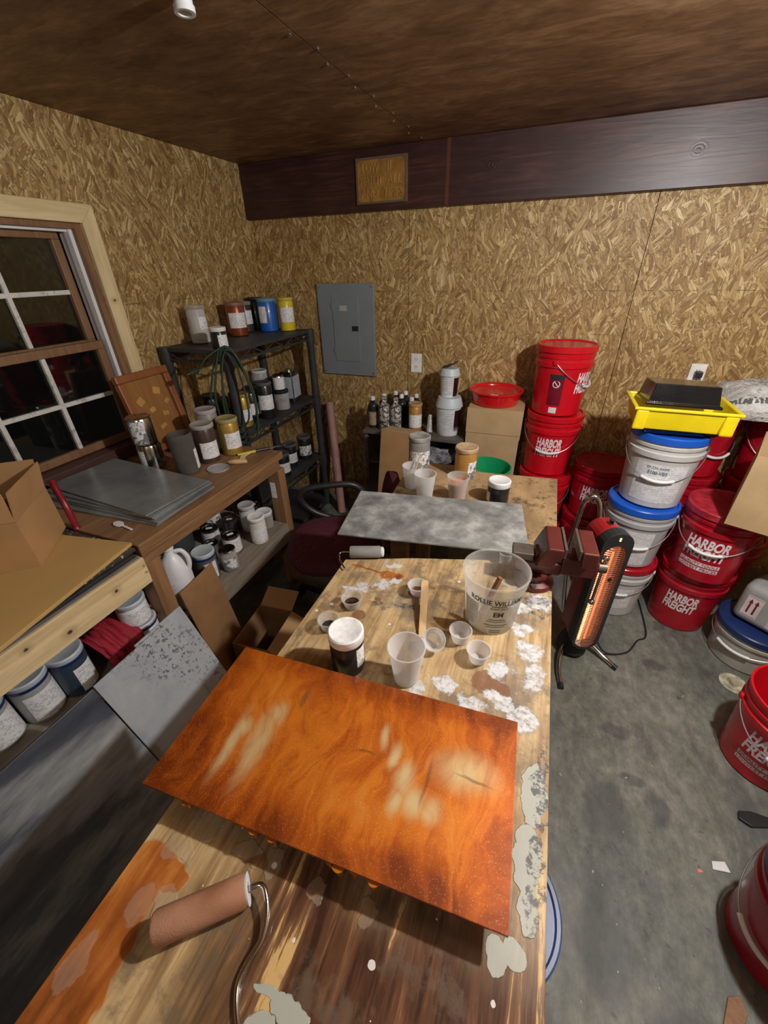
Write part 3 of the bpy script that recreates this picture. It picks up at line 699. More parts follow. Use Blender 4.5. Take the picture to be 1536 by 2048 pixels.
# ------------------------------------------------------------------ left benches
t_ = empty('workbench', (-1.58, 1.17, 0), 0, 'old brown wooden workbench under the window with a lower shelf', 'workbench')
def pb(name, m, par, *bx, bevel=.003):
    b = BM()
    for q in bx: box(b, *q)
    return link(name, b, m, par, bevel=bevel)
pb('bench_top', WOODB, t_, (-.365, .372, -.44, .44, .812, BT))
pb('front_apron', WOODB, t_, (.335, .372, -.44, .40, .765, .811))
pb('lower_shelf', WOODG, t_, (-.36, .385, -.44, .37, .425, LS), bevel=.002)
pb('shelf_rail', WOODG, t_, (.350, .388, -.30, .37, .345, .424))
pb('post', WOODO, t_, (.30, .375, .375, .43, 0, .764))
pb('post', WOODO, t_, (.30, .37, -.44, -.378, .451, .764))
pb('post', WOODO, t_, (-.36, -.29, .375, .43, 0, .811))
pb('post', WOODO, t_, (-.36, -.29, -.375, -.31, 0, .424)); pb('post', WOODO, t_, (.28, .35, -.375, -.31, 0, .424))
b = BM(); box(b, .31, .34, .3725, .3745, .60, .69); tg = link('price_tag', b, m_label, t_)
t_ = empty('workbench', (-1.58, .17, 0), 0, 'near workbench edged with a knotty pale pine board', 'workbench')
pb('bench_top', WOODG, t_, (-.36, .345, -.62, .55, .775, .800))
pb('front_board', WOODP, t_, (.346, .384, -.62, .555, .700, .808))
pb('lower_shelf', WOODG, t_, (-.36, .385, -.62, .555, .425, LS), bevel=.002)
for y_ in (.46, -.60):
    pb('post', WOODO, t_, (-.36, -.29, y_, y_ + .07, .4505, .774)); pb('post', WOODO, t_, (-.36, -.29, y_, y_ + .07, 0, .4245)); pb('post', WOODO, t_, (.28, .345, y_, y_ + .07, 0, .4245))
glit = M('glittery_black_epoxy', (.035, .033, .03), .3, var=.5, vs=200, dirt=0)
def mat_glitter():
    t = NT('speckled_black_epoxy'); f = t.voro(t.obj, 170); s = t.n('ShaderNodeSeparateColor'); t.l(f['Color'], s.inputs[0])
    g, _ = t.noise(t.obj, 60, 3)
    col = t.mix(t.math('MULTIPLY', t.math('GREATER_THAN', s.outputs[0], .86), t.sm(g, .45, .6)), (.045, .04, .036), (.62, .55, .42))
    return t.end(t.pr(col, .3, 0, .3))
m_glit = mat_glitter()
for i, (z0, x1, y1, mm, l) in enumerate(((.8095, -1.205, .745, M('grey_slab', (.12, .12, .125), .4), 'grey board at the bottom of the pile on the near bench'), (.8225, -1.20, .735, M('dark_slab', (.03, .028, .026), .35), 'black board in the middle of the pile on the near bench'), (.8355, -1.212, .75, m_glit, 'black board speckled with gold under the tan fibreboard'))):
    b = BM(); box(b, -.60, 0, -.92, 0, 0, .012); o = link('coated_board', b, mm, None, bevel=.001); o.location = (x1, y1 - .03, z0); tag(o, l, 'board')
b = BM(); box(b, -.50, 0, -.80, 0, 0, .012); o = link('fibreboard_sheet', b, M('tan_fibreboard', (.50, .32, .11), .6, var=.05, vs=5, bump=.1), None, bevel=.001)
o.location = (-1.232, .728, .8485); o.rotation_euler = (0, 0, R(10)); tag(o, 'smooth tan fibreboard sheet lying on the near bench beneath the cardboard box', 'board')
# open carton on it
def carton(name, label, loc, rz, sx, sy, h, m, flaps, th=.004, inner=None, scale=1):
    t_ = empty(name, loc, rz, label, 'cardboard box')
    b = BM(); box(b, -sx, sx, -sy, sy, 0, th)
    box(b, -sx, -sx + th, -sy, sy, th, h); box(b, sx - th, sx, -sy, sy, th, h); box(b, -sx + th, sx - th, -sy, -sy + th, th, h); box(b, -sx + th, sx - th, sy - th, sy, th, h)
    link('carton_body', b, m, t_)
    for side, ln, ang in flaps:
        b = BM(); w_ = (sy if side in ('+x', '-x') else sx) - .003
        box(b, -w_, w_, 0, ln, -th / 2, th / 2)
        o = link('flap', b, inner or m, t_)
        pos = {'+x': (sx - th / 2, 0, h + .001), '-x': (-sx + th / 2, 0, h + .001), '+y': (0, sy - th / 2, h + .001), '-y': (0, -sy + th / 2, h + .001)}[side]
        rot = {'+x': -PI / 2, '-x': PI / 2, '+y': 0, '-y': PI}[side]
        o.location = pos; o.rotation_euler = (Matrix.Rotation(rot, 3, 'Z') @ Matrix.Rotation(ang, 3, 'X')).to_euler()
    return t_
carton('open_carton', 'open cardboard box of packing on the near bench in front of the window', (-1.565, .545, .861), R(40), .125, .12, .165, CARD, (('+x', .095, R(80)), ('+y', .10, R(80)), ('-x', .09, R(70)), ('-y', .09, R(95))))
b = BM()
for i in range(26):
    p = Vector((random.uniform(-.085, .085), random.uniform(-.085, .085), random.uniform(0, .03)))
    q = p + Vector((random.uniform(-.02, .02), random.uniform(-.02, .02), random.uniform(0, .02))); tube(b, [p, (p + q) / 2 + Vector((0, 0, .006)), q], [.004, .009, .004], 6)
o = link('packing_peanuts', b, M('cream_foam', (.62, .45, .22), .7), None, True); o.location = (-1.565, .545, .985); o.rotation_euler = (0, 0, R(40)); tag(o, 'cream packing peanuts filling the open cardboard box', 'packing', None, 'stuff')
t_ = empty('bar_clamp', (-1.50, .735, .8505), 0, 'dark red plastic handle standing behind the open cardboard box', 'clamp')
b = BM(); tube(b, spline([(-.09, .03, .17), (-.07, .02, .14), (-.035, .008, .08), (-.02, 0, .0)]), [.011] * 24 + [.013], 12); link('handle', b, M('dark_red_plastic', (.22, .01, .02), .3), t_, True)
# sheet metal pile
for i, (dx, dy, rz, z, l) in enumerate(((0, -.03, 4, 0, 'bottom steel sheet of the pile on the brown workbench'), (.015, -.012, 1, .009, 'second lowest steel sheet of the pile on the brown workbench'), (-.01, -.008, 2, .018, 'middle steel sheet of the pile on the brown workbench'), (0, 0, -1, .027, 'second highest steel sheet of the pile on the brown workbench'), (-.012, .010, -4, .0375, 'topmost shiny steel sheet of the pile on the brown workbench'))):
    b = BM(); box(b, -.305, .305, -.1525, .1525, 0, .0085 if i < 4 else .006); o = link('metal_sheet', b, m_sheet, None, bevel=.001)
    o.location = (-1.565 + dx + .006, 1.005 + dy, BT + .0005 + z); o.rotation_euler = (0, 0, R(rz)); tag(o, l, 'metal sheet', None)
# leaning parquetry frame
t_ = empty('parquetry_frame', (-1.80, 1.46, BT + .012), 0, 'reddish wooden frame with parquetry squares leaning below the window', 'wooden frame')
t_.rotation_euler = (0, R(-11), 0)
b = BM(); W_, H_ = .150, .385
for q in ((-W_, W_, 0, .035), (-W_, W_, H_ - .035, H_), (-W_, -W_ + .035, .035, H_ - .035), (W_ - .035, W_, .035, H_ - .035)): box(b, 0, .03, q[0], q[1], q[2], q[3])
link('frame', b, WOODF, t_, bevel=.005)
b = BM(); box(b, .004, .010, -W_ + .036, W_ - .036, .036, H_ - .036); bp = link('back_panel', b, mat_wood('amber_veneer', (.20, .08, .02), (.36, .17, .05), 'Z', rough=.45), t_)
b = BM()
for (yy, zz, rr, w_, h_) in ((-.065, .25, 30, .02, .034), (.045, .28, -20, .02, .034), (-.02, .20, 15, .017, .022), (.045, .165, -10, .017, .022), (.08, .22, 30, .015, .02), (-.07, .15, 20, .015, .02), (0, .11, 20, .02, .02)):
    box(b, .0102, .013, -w_, w_, -h_ / 2, h_ / 2, 0, Matrix.Translation((0, yy, zz)) @ Matrix.Rotation(R(rr), 4, 'X'))
link('inlay', b, M('pale_maple_inlay', (.52, .27, .08), .4), bp)

# jars and tools on the brown bench
J('tin_can', 'empty silver tin underneath another at the back of the brown bench', 'tin', -1.695, 1.252, BT, .118, .108, TIN, None, m_label, open_top=True, lab_off=-.9, lab_half=.35, lab_z=(.1, .8))
J('tin_can', 'silver tin with torn white label set on top of another tin', 'tin', -1.70, 1.25, BT + .119, .128, .106, TIN, TIN, m_label_dirty, lid_h=.004, lab_off=-.35, lab_half=.62, lab_z=(.08, .92))
J('pigment_jar', 'smoky clear jar, empty and open, beside the steel sheets', 'jar', -1.490, 1.262, BT, .186, .108, None, None, m_label, fill=greyp, fill_to=.12, shell=SMOKE, lab_off=1.15, lab_half=.3, lab_z=(.1, .6), open_top=True)
J('pigment_jar', 'dark brown jar with plain white label and grey lid on the brown bench', 'jar', -1.487, 1.398, BT, .188, .106, brownp, M('warm_grey_lid', (.36, .34, .32), .5), m_label, lab_off=.3, lab_half=.9, lab_z=(.15, .62))
J('pigment_jar', 'tall jar with pale lilac lid at the back of the brown bench', 'jar', -1.553, 1.505, BT, .222, .104, M('mauve_grey_pigment', (.25, .22, .215), .4), M('pale_lilac_lid', (.40, .36, .37), .5), m_label, lab_off=.9, lab_half=.6, lab_z=(.1, .6))
J('pigment_jar', 'mustard gold jar with white label at the end of the brown bench', 'jar', -1.440, 1.515, BT, .185, .104, goldp, M('khaki_lid', (.36, .30, .14), .5), m_label, lab_off=.35, lab_half=.85, lab_z=(.22, .70))
def disc(name, label, cat, x, y, z, r, h, m, tilt=None):
    b = BM(); lathe(b, [(0, 0), (r, 0), (r, h), (r - .003, h), (r - .004, h * .5), (0, h * .5)], 40); o = link(name, b, m, None, True); o.location = (x, y, z + .0005)
    if tilt: o.rotation_euler = tilt
    return tag(o, label, cat)
disc('jar_lid', 'loose translucent jar lid lying on the brown bench', 'lid', -1.375, 1.325, BT, .050, .007, M('scuffed_clear_lid', (.34, .33, .32), .35))
b = BM(); pts = spline([(-.012, -.045, .006), (-.004, -.02, .008), (0, .01, .008), (.004, .04, .006)]); tube(b, pts, [.007 + .006 * math.sin(PI * i / (len(pts) - 1)) for i in range(len(pts))], 10)
o = link('wooden_tool_handle', b, WOODST, None, True); o.location = (-1.31, 1.395, BT + .009); o.rotation_euler = (0, 0, R(-55)); tag(o, 'stubby wooden tool handle beside the loose jar lid', 'tool handle')  # loose wooden handle of a tool
for i, (x, y, rz, l) in enumerate(((-1.335, 1.475, -60, 'yellow curved plastic strip nearest the bench edge'), (-1.355, 1.495, -80, 'yellow curved plastic strip behind its twin'))):
    b = BM(); pts = spline([(-.045, .012, 0), (-.02, -.004, 0), (.015, -.006, 0), (.05, .008, 0)]); tube(b, pts, .008, 10); 
    for v in b.verts: v.co.z *= .5
    o = link('plastic_strip', b, M('pale_yellow_plastic', (.66, .55, .25), .4), None, True); o.location = (x, y, BT + .0045 + i * .0005); o.rotation_euler = (0, 0, R(rz)); tag(o, l, 'plastic strip')
t_ = empty('putty_knife', (-1.315, 1.565, BT + .008), R(52), 'yellow and black handled knife lying at the end of the brown bench', 'knife')
b = BM(); tube(b, [(-.11, 0, 0), (-.02, 0, 0)], [.006, .008], 10); link('handle', b, M('yellow_handle_plastic', (.62, .48, .05), .4), t_, True)
b = BM(); tube(b, [(-.02, 0, 0), (.055, 0, 0)], [.009, .007], 10); link('grip', b, BLACKP, t_, True)
b = BM(); prism(b, [(.055, -.006), (.14, -.010), (.14, .010), (.055, .006)], -.001, .001); link('blade', b, CHROME, t_)
t_ = empty('plastic_spoon', (-1.372, .803, BT + .004), R(-8), 'white plastic spoon lying on the bench by the steel sheets', 'spoon')
b = BM()
prism(b, [(.024 * math.cos(2 * PI * i / 20) - .02, .015 * math.sin(2 * PI * i / 20)) for i in range(20)], -.002, .003); link('bowl', b, WHITE, t_, bevel=.001)
b = BM(); box(b, .0045, .062, -.004, .004, -.001, .002); link('handle', b, WHITE, t_)

# ------------------------------------------------------------------ lower shelf containers
def can(name, label, x, y, zb, h, d, lab=None, lidtag=True, rim=TIN):
    t_ = empty(name, (x, y, zb + .0005), 0, label, 'paint can'); r = d / 2
    b = BM(); lathe(b, [(0, 0), (r - .001, 0), (r, .002), (r - .001, .004), (r - .002, h - .006), (r, h - .004), (r, h - .001), (r - .003, h), (r - .010, h - .001), (r - .011, h - .005), (0, h - .005)], 36)
    link('can_body', b, rim, t_, True)
    if lab:
        b = BM(); patch(b, lambda z: r - .001, 0, PI, h * .12, h * .85, n=36); link('label_sticker', b, lab, t_, True)
    if lidtag:
        b = BM(); box(b, -r * .35, r * .35, -r * .18, r * .18, h - .0048, h - .004); o = link('lid_sticker', b, m_label, t_); o.rotation_euler = (0, 0, random.uniform(.4, 1.2))
    return t_
disc2 = None
t_ = J('plastic_tub', 'large dark grey tub in the shadow at the back of the lower shelf', 'tub', -1.60, 1.155, LS, .16, .17, M('dark_grey_tub', (.055, .06, .065), .4), None, open_top=True)
J('plastic_tub', 'white paint-spattered tub at the back of the lower shelf', 'tub', -1.56, 1.375, LS, .135, .09, M('spattered_white_tub', (.55, .56, .55), .5, dirt=.4), None, m_label_dirty, lab_half=1.2)
can('paint_can', 'small tin with ring lid at the back left of the can cluster', -1.475, 1.262, LS, .085, .088, m_label)
can('paint_can', 'small dark tin with white lid sticker at the back right of the can cluster', -1.438, 1.372, LS, .082, .084, None, True, M('dark_tin', (.12, .12, .12), .3, metal=.8))
can('paint_can', 'taller tin with white label in the middle of the can cluster', -1.312, 1.232, LS, .105, .086, m_label)
can('paint_can', 'small low tin between the labelled tin and the jar with navy collar', -1.372, 1.155, LS, .085, .076, None)
J('glass_jar', 'clear glass jar with label at the front of the can cluster', 'jar', -1.235, 1.118, LS, .112, .076, None, TIN, m_label_dirty, lid_h=.006, fill=M('beige_liquid', (.30, .25, .2), .4), fill_to=.3, shell=CLEAR, lab_half=.8, lab_z=(.05, .7))
J('wide_mouth_bottle', 'cream bottle with translucent grey lid behind the cream jar', 'bottle', -1.357, 1.425, LS, .155, .085, M('milky_bottle', (.52, .52, .50), .4), M('milky_lid', (.5, .5, .5), .4), None, neck=.02)
J('wide_mouth_bottle', 'cream bottle with a white cap standing in front on the lower shelf', 'bottle', -1.240, 1.352, LS, .150, .086, M('cream_bottle', (.66, .62, .55), .4, dirt=.08), WHITEDUST, m_label_pink, lab_half=1.1, neck=.01, lab_z=(.15, .7))
can('paint_can', 'open silver tin at the far end of the lower shelf', -1.39, 1.518, LS, .10, .076, None)
J('glass_jar', 'amber glass jar with white lid beside the bench post on the lower shelf', 'jar', -1.295, 1.478, LS, .096, .088, None, WHITE, None, fill=M('amber_syrup', (.12, .05, .03), .3), fill_to=.6, shell=CLEAR)
J('pigment_jar', 'dark grey jar with bluish white lid and navy collar behind the tape roll', 'jar', -1.285, 1.030, LS, .150, .098, M('charcoal_grey', (.085, .09, .095), .35), WHITEGREY, m_label, lab_off=.35, lab_half=.6, lab_z=(.1, .78), collar=NAVY)
b = BM(); lathe(b, [(.012, 0), (.023, 0), (.023, .019), (.012, .019)], 30, close=True); t_ = empty('tape_roll', (-1.238, .935, LS + .001), 0, 'small black roll of tape with red core on the lower shelf edge', 'tape')
link('tape', b, BLACKP, t_, True)
b = BM(); lathe(b, [(.0085, 0), (.0118, 0), (.0118, .0195), (.0085, .0195)], 24, close=True); link('core', b, M('red_core', (.35, .03, .03), .5), t_, True)
# white jug
t_ = empty('handled_jug', (-1.265, .865, LS + .0005), R(35), 'white gallon jug with handle standing by the bench post', 'jug')
b = BM(); n = 32
rings = []
for z, r, sq in ((0, .050, .8), (.004, .054, .8), (.02, .056, .8), (.15, .056, .8), (.19, .053, .7), (.22, .044, .5), (.245, .030, .2), (.258, .021, 0), (.275, .020, 0)):
    ring = []
    for i in range(n):
        a = 2 * PI * i / n; k = 1 + .10 * sq * abs(math.sin(2 * a)); dent = 1 - (.12 * max(0, math.cos(a)) ** 6 if .16 < z < .25 else 0)
        ring.append(b.verts.new((r * k * math.cos(a) * dent, r * k * math.sin(a) * .95, z)))
    rings.append(ring)
for p, q in zip(rings, rings[1:]):
    for i in range(n): b.faces.new((p[i], p[(i + 1) % n], q[(i + 1) % n], q[i]))
b.faces.new(rings[0][::-1]); b.faces.new(rings[-1])
link('jug_body', b, WHITE, t_, True, angle=50)
b = BM(); tube(b, spline([(.022, 0, .262), (.045, 0, .262), (.060, 0, .235), (.062, 0, .20), (.052, 0, .165)]), .009, 12); link('handle', b, WHITE, t_, True)
b = BM(); lathe(b, [(0, .2755), (.022, .2755), (.023, .278), (.023, .292), (.021, .295), (0, .295)], 28); link('cap', b, WHITE, t_, True)
b = BM(); patch(b, lambda z: .0615, R(-120), .62, .03, .15); link('label_sticker', b, m_label_pink, t_, True)
# near end of the shelf
J('paint_tub', 'low white tub with navy band beneath another tub on the near shelf', 'tub', -1.285, .672, LS, .082, .116, WHITE, M('white_navy_lid', (.55, .56, .58), .4), None, lid_h=.012, collar=NAVY)
J('paint_tub', 'white tub with printed label stacked on the navy-banded tub', 'tub', -1.287, .668, LS + .0835, .105, .106, WHITE, WHITEGREY, m_label, lab_half=1.2, lab_off=.4, lab_z=(.1, .8))
J('pigment_jar', 'jar with pale lid half hidden behind the red cloth', 'jar', -1.405, .60, LS, .17, .10, NAVY, WHITEGREY, collar=NAVY)
J('pigment_jar', 'jar with pale lid farthest back behind the red cloth', 'jar', -1.43, .735, LS, .17, .09, NAVY, WHITEGREY, collar=NAVY)
J('pigment_jar', 'navy jar with wide bluish white lid and white label on the near shelf', 'jar', -1.30, .428, LS, .172, .108, M('navy_grey_pigment', (.03, .05, .075), .35), WHITEGREY, m_label, lab_off=.55, lab_half=.62, lab_z=(.1, .75), collar=NAVY)
J('pigment_jar', 'grey jar wrapped in a printed label with navy collar on the near shelf', 'jar', -1.325, .325, LS, .170, .112, M('pale_grey_pigment', (.30, .31, .31), .35), WHITEGREY, m_label, lab_off=.3, lab_half=1.0, lab_z=(.08, .78), collar=NAVY)
J('pigment_jar', 'grey labelled jar cut off by the left picture edge', 'jar', -1.345, .215, LS, .168, .108, M('pale_grey_pigment', (.30, .31, .31), .35), WHITEGREY, m_label, lab_off=.3, lab_half=1.0, lab_z=(.08, .82), collar=NAVY)
# red cloth
b = BM(); nx, ny = 24, 20
g = [[b.verts.new((-1.345 + .03 * (j / ny) + .02 * noise.noise(Vector((i * .5, j * .35, 2))), .50 + .14 * i / nx + .012 * noise.noise(Vector((i * .4, j * .6, 5))), .585 - .27 * (j / ny) ** 1.2 + .015 * noise.noise(Vector((i * .6, 0, 9))))) for j in range(ny + 1)] for i in range(nx + 1)]
for v in [v for row in g for v in row]:
    v.co.x += .03 * math.sin((v.co.y - .5) * 70) * .4 + (.11 if v.co.z < 0 else 0)
for row in g:
    for j, v in enumerate(row):
        v.co.x += .115 * min(1, j / 6)
for i in range(nx):
    for j in range(ny): b.faces.new((g[i][j], g[i + 1][j], g[i + 1][j + 1], g[i][j + 1]))
o = link('red_cloth', b, M('crimson_cloth', (.30, .008, .022), .7, var=.2), None, True, angle=180); sd = o.modifiers.new('thickness', 'SOLIDIFY'); sd.thickness = .003
tag(o, 'crumpled crimson cloth draped over the near shelf edge', 'cloth')

# leaning panels
def lean(name, label, cat, m, xt, zt, y0, y1, slope, th=.006, z_end=.0, rot=0):
    L_ = math.hypot(zt - z_end, (zt - z_end) * slope)
    b = BM(); box(b, 0, th, y0, y1, -L_, 0); o = link(name, b, m, None, bevel=.001)
    o.location = (xt, 0, zt); o.rotation_euler = (0, -math.atan(slope), 0)
    return tag(o, label, cat)
lean('speckled_board', 'grey speckled panel leaning against the bench, left in front', 'panel', m_speckled, -1.035, .665, .355, .585, .40, z_end=.002)
lean('speckled_board', 'grey speckled panel strip showing behind the front speckled one', 'panel', m_speckled, -1.046, .668, .50, .682, .40, z_end=.002)
lean('black_marbled_board', 'large black marbled panel leaning against the bench shelf', 'panel', m_blackboard, -1.02, .675, -.62, .345, .42, .010, z_end=.002)
# cartons between bench and chair
carton('open_carton', 'open cardboard box with spread flaps on the floor by the lower shelf', (-1.00, .99, .001), R(6), .085, .12, .27, CARDD, (('+y', .10, R(25)), ('+x', .11, R(-30))), inner=CARD)
b = BM(); box(b, 0, .005, -.10, .10, 0, .585); o = link('cardboard_sheet', b, CARDD, None); o.location = (-1.115, .90, .004); o.rotation_euler = (0, R(-8), R(6)); tag(o, 'tall brown cardboard sheet standing between the speckled panel and open box', 'cardboard')
b = BM(); box(b, -.25, .25, -.3, .3, 0, .004); o = link('cardboard_sheet', b, CARDD, None); o.location = (-.30, .35, .001); o.rotation_euler = (0, 0, R(-4)); tag(o, 'flat cardboard lying on the floor under the main work table', 'cardboard')

# ------------------------------------------------------------------ office chair
t_ = empty('office_chair', (-.85, 1.44, 0), R(-62), 'maroon office chair with black arms behind the main table', 'office chair')
b = BM(); n = 36; rings = []
for z, s in ((.43, 0.0), (.43, .8), (.44, .95), (.465, 1.0), (.49, .96), (.505, .8), (.51, .4), (.511, 0)):
    if s == 0: rings.append([b.verts.new((0, 0, z))]); continue
    rings.append([b.verts.new((.235 * s * math.copysign(abs(math.cos(a)) ** .75, math.cos(a)), .235 * s * math.copysign(abs(math.sin(a)) ** .75, math.sin(a)), z)) for a in [2 * PI * i / n for i in range(n)]])
for p, q in zip(rings, rings[1:]):
    for i in range(n):
        j = (i + 1) % n
        if len(p) == 1: b.faces.new((p[0], q[i], q[j]))
        elif len(q) == 1: b.faces.new((p[i], p[j], q[0]))
        else: b.faces.new((p[i], p[j], q[j], q[i]))
t2 = NT('maroon_upholstery'); f, _ = t2.noise(t2.obj, 220, 2); sp = t2.voro(t2.obj, 90)['Distance']; dz, _ = t2.noise(t2.obj, 7, 3)
c = t2.mix(t2.math('MULTIPLY', t2.math('LESS_THAN', sp, .16), t2.sm(dz, .48, .6)), (.070, .006, .016), (.35, .22, .25))
link('seat', b, t2.end(t2.pr(c, .8, normal=t2.bump(f, .4, .001))), t_, True, angle=60)
b = BM(); pts = spline([(.0, .235, .47), (0, .27, .52), (0, .28, .68), (0, .25, .86)]); 
for i in range(9):
    pass
prof = []
for k in range(13):
    a = PI * k / 12; prof.append((.20 * math.cos(a), .23 * math.sin(a)))
poly = [(-.17, 0), (.17, 0), (.20, .05), (.20, .20), (.17, .27), (.10, .30), (-.10, .30), (-.17, .27), (-.20, .20), (-.20, .05)]
prism(b, poly, -.025, .025, 0, Matrix.Translation((0, .262, .50)) @ Matrix.Rotation(R(80), 4, 'X'))
link('backrest', b, _mc.get('x') or M('maroon_back', (.070, .006, .016), .8), t_, bevel=.015)
for s in (-1,):
    b = BM(); tube(b, spline([(s * .17, .05, .43), (s * .24, .05, .44), (s * .26, -.10, .50), (s * .265, -.17, .58), (s * .26, -.14, .645), (s * .255, .0, .665), (s * .255, .12, .655), (s * .255, .17, .58), (s * .26, .10, .47), (s * .20, .05, .43)], 6), .017, 10); link('armrest', b, BLACKP, t_, True)
b = BM(); lathe(b, [(0, .10), (.03, .10), (.03, .25), (.022, .25), (.022, .40), (.08, .405), (.08, .429), (0, .429)], 20); link('gas_column', b, BLACKP, t_, True)
for k in range(5):
    a = 2 * PI * k / 5 + .3
    b = BM(); tube(b, [(.0, 0, .10), (.28 * math.cos(a), .28 * math.sin(a), .065)], [.025, .015], 10); lg = link('base_leg', b, BLACKP, t_, True)
    b = BM(); lathe(b, [(0, -.011), (.024, -.011), (.026, 0), (.024, .011), (0, .011)], 16); o = link('caster', b, BLACKP, lg, True); o.location = (.285 * math.cos(a), .285 * math.sin(a), .0268); o.rotation_euler = (PI / 2, 0, a)
# pink tube in corner
b = BM(); tube(b, [(-1.325, 2.40, .002), (-1.475, 2.625, .80)], .030, 24); o = link('cardboard_tube', b, M('dusty_pink_tube', (.36, .19, .165), .6), None, True); tag(o, 'long dusty pink tube leaning in the corner beside the black shelves', 'tube')
b = BM(); box(b, -.09, .09, -.0, .012, 0, .5); o = link('wood_offcut', b, m_osb_back, None); o.location = (-1.40, 2.64, 0.001); tag(o, 'strand board offcut standing behind the black shelves', 'board')

# ------------------------------------------------------------------ low cabinet behind the table
CZ = .73
t_ = empty('low_cabinet', (-.72, 2.42, 0), 0, 'dark low cabinet with open front against the back wall', 'cabinet')
darkw = mat_wood('dark_grey_laminate', (.07, .06, .052), (.16, .14, .12), 'X', rough=.5)
pb('cabinet_top', darkw, t_, (-.36, .31, -.09, .225, CZ - .02, CZ))
pb('side_panel', darkw, t_, (-.35, -.33, -.08, .22, 0, CZ - .0205)); pb('side_panel', darkw, t_, (.28, .30, -.08, .22, 0, CZ - .0205))
pb('back_panel', darkw, t_, (-.3295, .2795, .20, .215, 0, CZ - .0205))
pb('shelf', darkw, t_, (-.3295, .2795, -.08, .199, .50, .518)); pb('shelf', darkw, t_, (-.3295, .2795, -.08, .199, .10, .118))
# junk in the compartment
t_ = empty('plastic_bag', (-.60, 2.42, .519), 0, 'crumpled grey plastic bag inside the open cabinet', 'bag')
b = BM(); bmesh.ops.create_icosphere(b, subdivisions=4, radius=1)
for v in b.verts:
    nn = noise.noise(v.co * 2.1) * .35 + noise.noise(v.co * 5) * .2; v.co = Vector((v.co.x * .13, v.co.y * .07, max(0, (v.co.z + 1) * .055))) * (1 + nn)
link('bag_film', b, M('grey_film', (.22, .23, .25), .15, coat=.3, var=.6, vs=25), t_, True)
# leaning cardboard in front
t_ = empty('flat_carton', (-.79, 2.07, .0), 0, 'tall flat cardboard box leaning on the low cabinet', 'cardboard box')
t_.rotation_euler = (R(-9), 0, R(-8))
b = BM(); box(b, -.115, .115, -.02, .02, .02, .81); link('carton_body', b, CARD, t_, bevel=.002)
b = BM(); box(b, -.116, .116, -.021, .11, .8102, .813); o = link('flap', b, CARD2, t_)

# black bottles
def bottle(label, x, y, h, d, m, cap, group=None, sq=True):
    t_ = empty('squeeze_bottle', (x, y, CZ + .0005), 0, label, 'bottle', group); r = d / 2
    b = BM(); lathe(b, [(0, 0), (r - .003, 0), (r, .004), (r, h * .70), (r * .95, h * .74), (r * .55, h * .80), (r * .42, h * .82), (r * .42, h * .88), (0, h * .88)], 24); link('bottle_body', b, m, t_, True)
    b = BM(); lathe(b, [(0, h * .8802), (r * .46, h * .8802), (r * .46, h * .97), (r * .3, h), (0, h)], 20); link('cap', b, cap, t_, True)
    return t_
BB = M('black_bottle', (.02, .021, .023), .25, coat=.2)
def mat_spat():
    t = NT('ink_spattered_white'); a, _ = t.noise(t.obj, 70, 4, .7); c, _ = t.noise(t.obj, 25, 3)
    return t.end(t.pr(t.mix(t.sm(a, .46, .54), t.ramp(c, [(.4, (.34, .30, .24)), (.6, (.72, .70, .66))]), (.03, .03, .03)), .5))
spat = mat_spat()
GB = 'bottles on the low cabinet'
for i, (x, y, h, l) in enumerate(((-1.035, 2.42, .205, 'black squeeze bottle with stained label at the left front of the bottle cluster'), (-.995, 2.52, .20, 'black squeeze bottle behind the stained left front one'), (-.935, 2.585, .205, 'black squeeze bottle at the back left of the cluster by the wall'), (-.865, 2.59, .21, 'black squeeze bottle at the back middle of the cluster by the wall'), (-.785, 2.575, .20, 'black squeeze bottle at the back right of the cluster by the wall'), (-.865, 2.505, .21, 'black squeeze bottle right behind the spattered white ones'), (-.79, 2.49, .20, 'black squeeze bottle between the spattered ones and gold jar'))):
    t_ = bottle(l, x, y, h, .066, BB, WHITE, GB)
    if i == 0:
        b = BM(); patch(b, lambda z: .033, R(-70), 1.2, .02, .11); link('label_sticker', b, M('brown_spattered_label', (.35, .25, .17), .6, dirt=.9, vs=40), t_, True)
bottle('white squeeze bottle blotched with black ink, left of the pair', -.945, 2.395, .218, .074, spat, spat, GB)
bottle('white squeeze bottle blotched with black ink, right of the pair', -.868, 2.400, .215, .074, spat, spat, GB)
J('pigment_jar', 'amber gold jar with tan lid beside the black squeeze bottles', 'jar', -.735, 2.395, CZ, .195, .086, goldp2, M('tan_lid', (.42, .28, .14), .55), m_label, lab_off=.1, lab_half=1.2, lab_z=(.25, .72))
def ice_tub(label, x, y, z, d, h, flip, bag=False):
    t_ = empty('snap_lid_tub', (x, y, z), 0, label, 'tub'); r = d / 2; tub = M('white_tub_plastic', (.66, .68, .70), .4, dirt=.06)
    b = BM(); lathe(b, [(0, 0), (r * .78, 0), (r * .80, .004), (r * .90, h * .74), (r * .92, h * .745), (0, h * .745)], 40); link('tub_body', b, tub, t_, True)
    b = BM(); lathe(b, [(0, h * .7455), (r * .95, h * .7455), (r, h * .76), (r * .86, h * .96), (r * .8, h), (0, h)], 40); link('lid', b, WHITEGREY, t_, True)
    b = BM(); rf = rprof([(0, r * .785), (h * .74, r * .902)]); face = math.atan2(-y, -x); patch(b, rf, face - .25, .75, h * .06, h * .68); link('label_sticker', b, mat_label('grey_text_block', (.66, .68, .69), (.25, .28, .32), rows=90, cover=.36), t_, True)
    b = BM(); patch(b, rf, face + 1.1, .58, h * .02, h * .70); link('dark_label', b, M('black_cherry_print', (.03, .006, .015), .3), t_, True)
ice_tub('white tub with snap lid and dark side print on the low cabinet', -.535, 2.455, CZ + .0005, .17, .235, False)
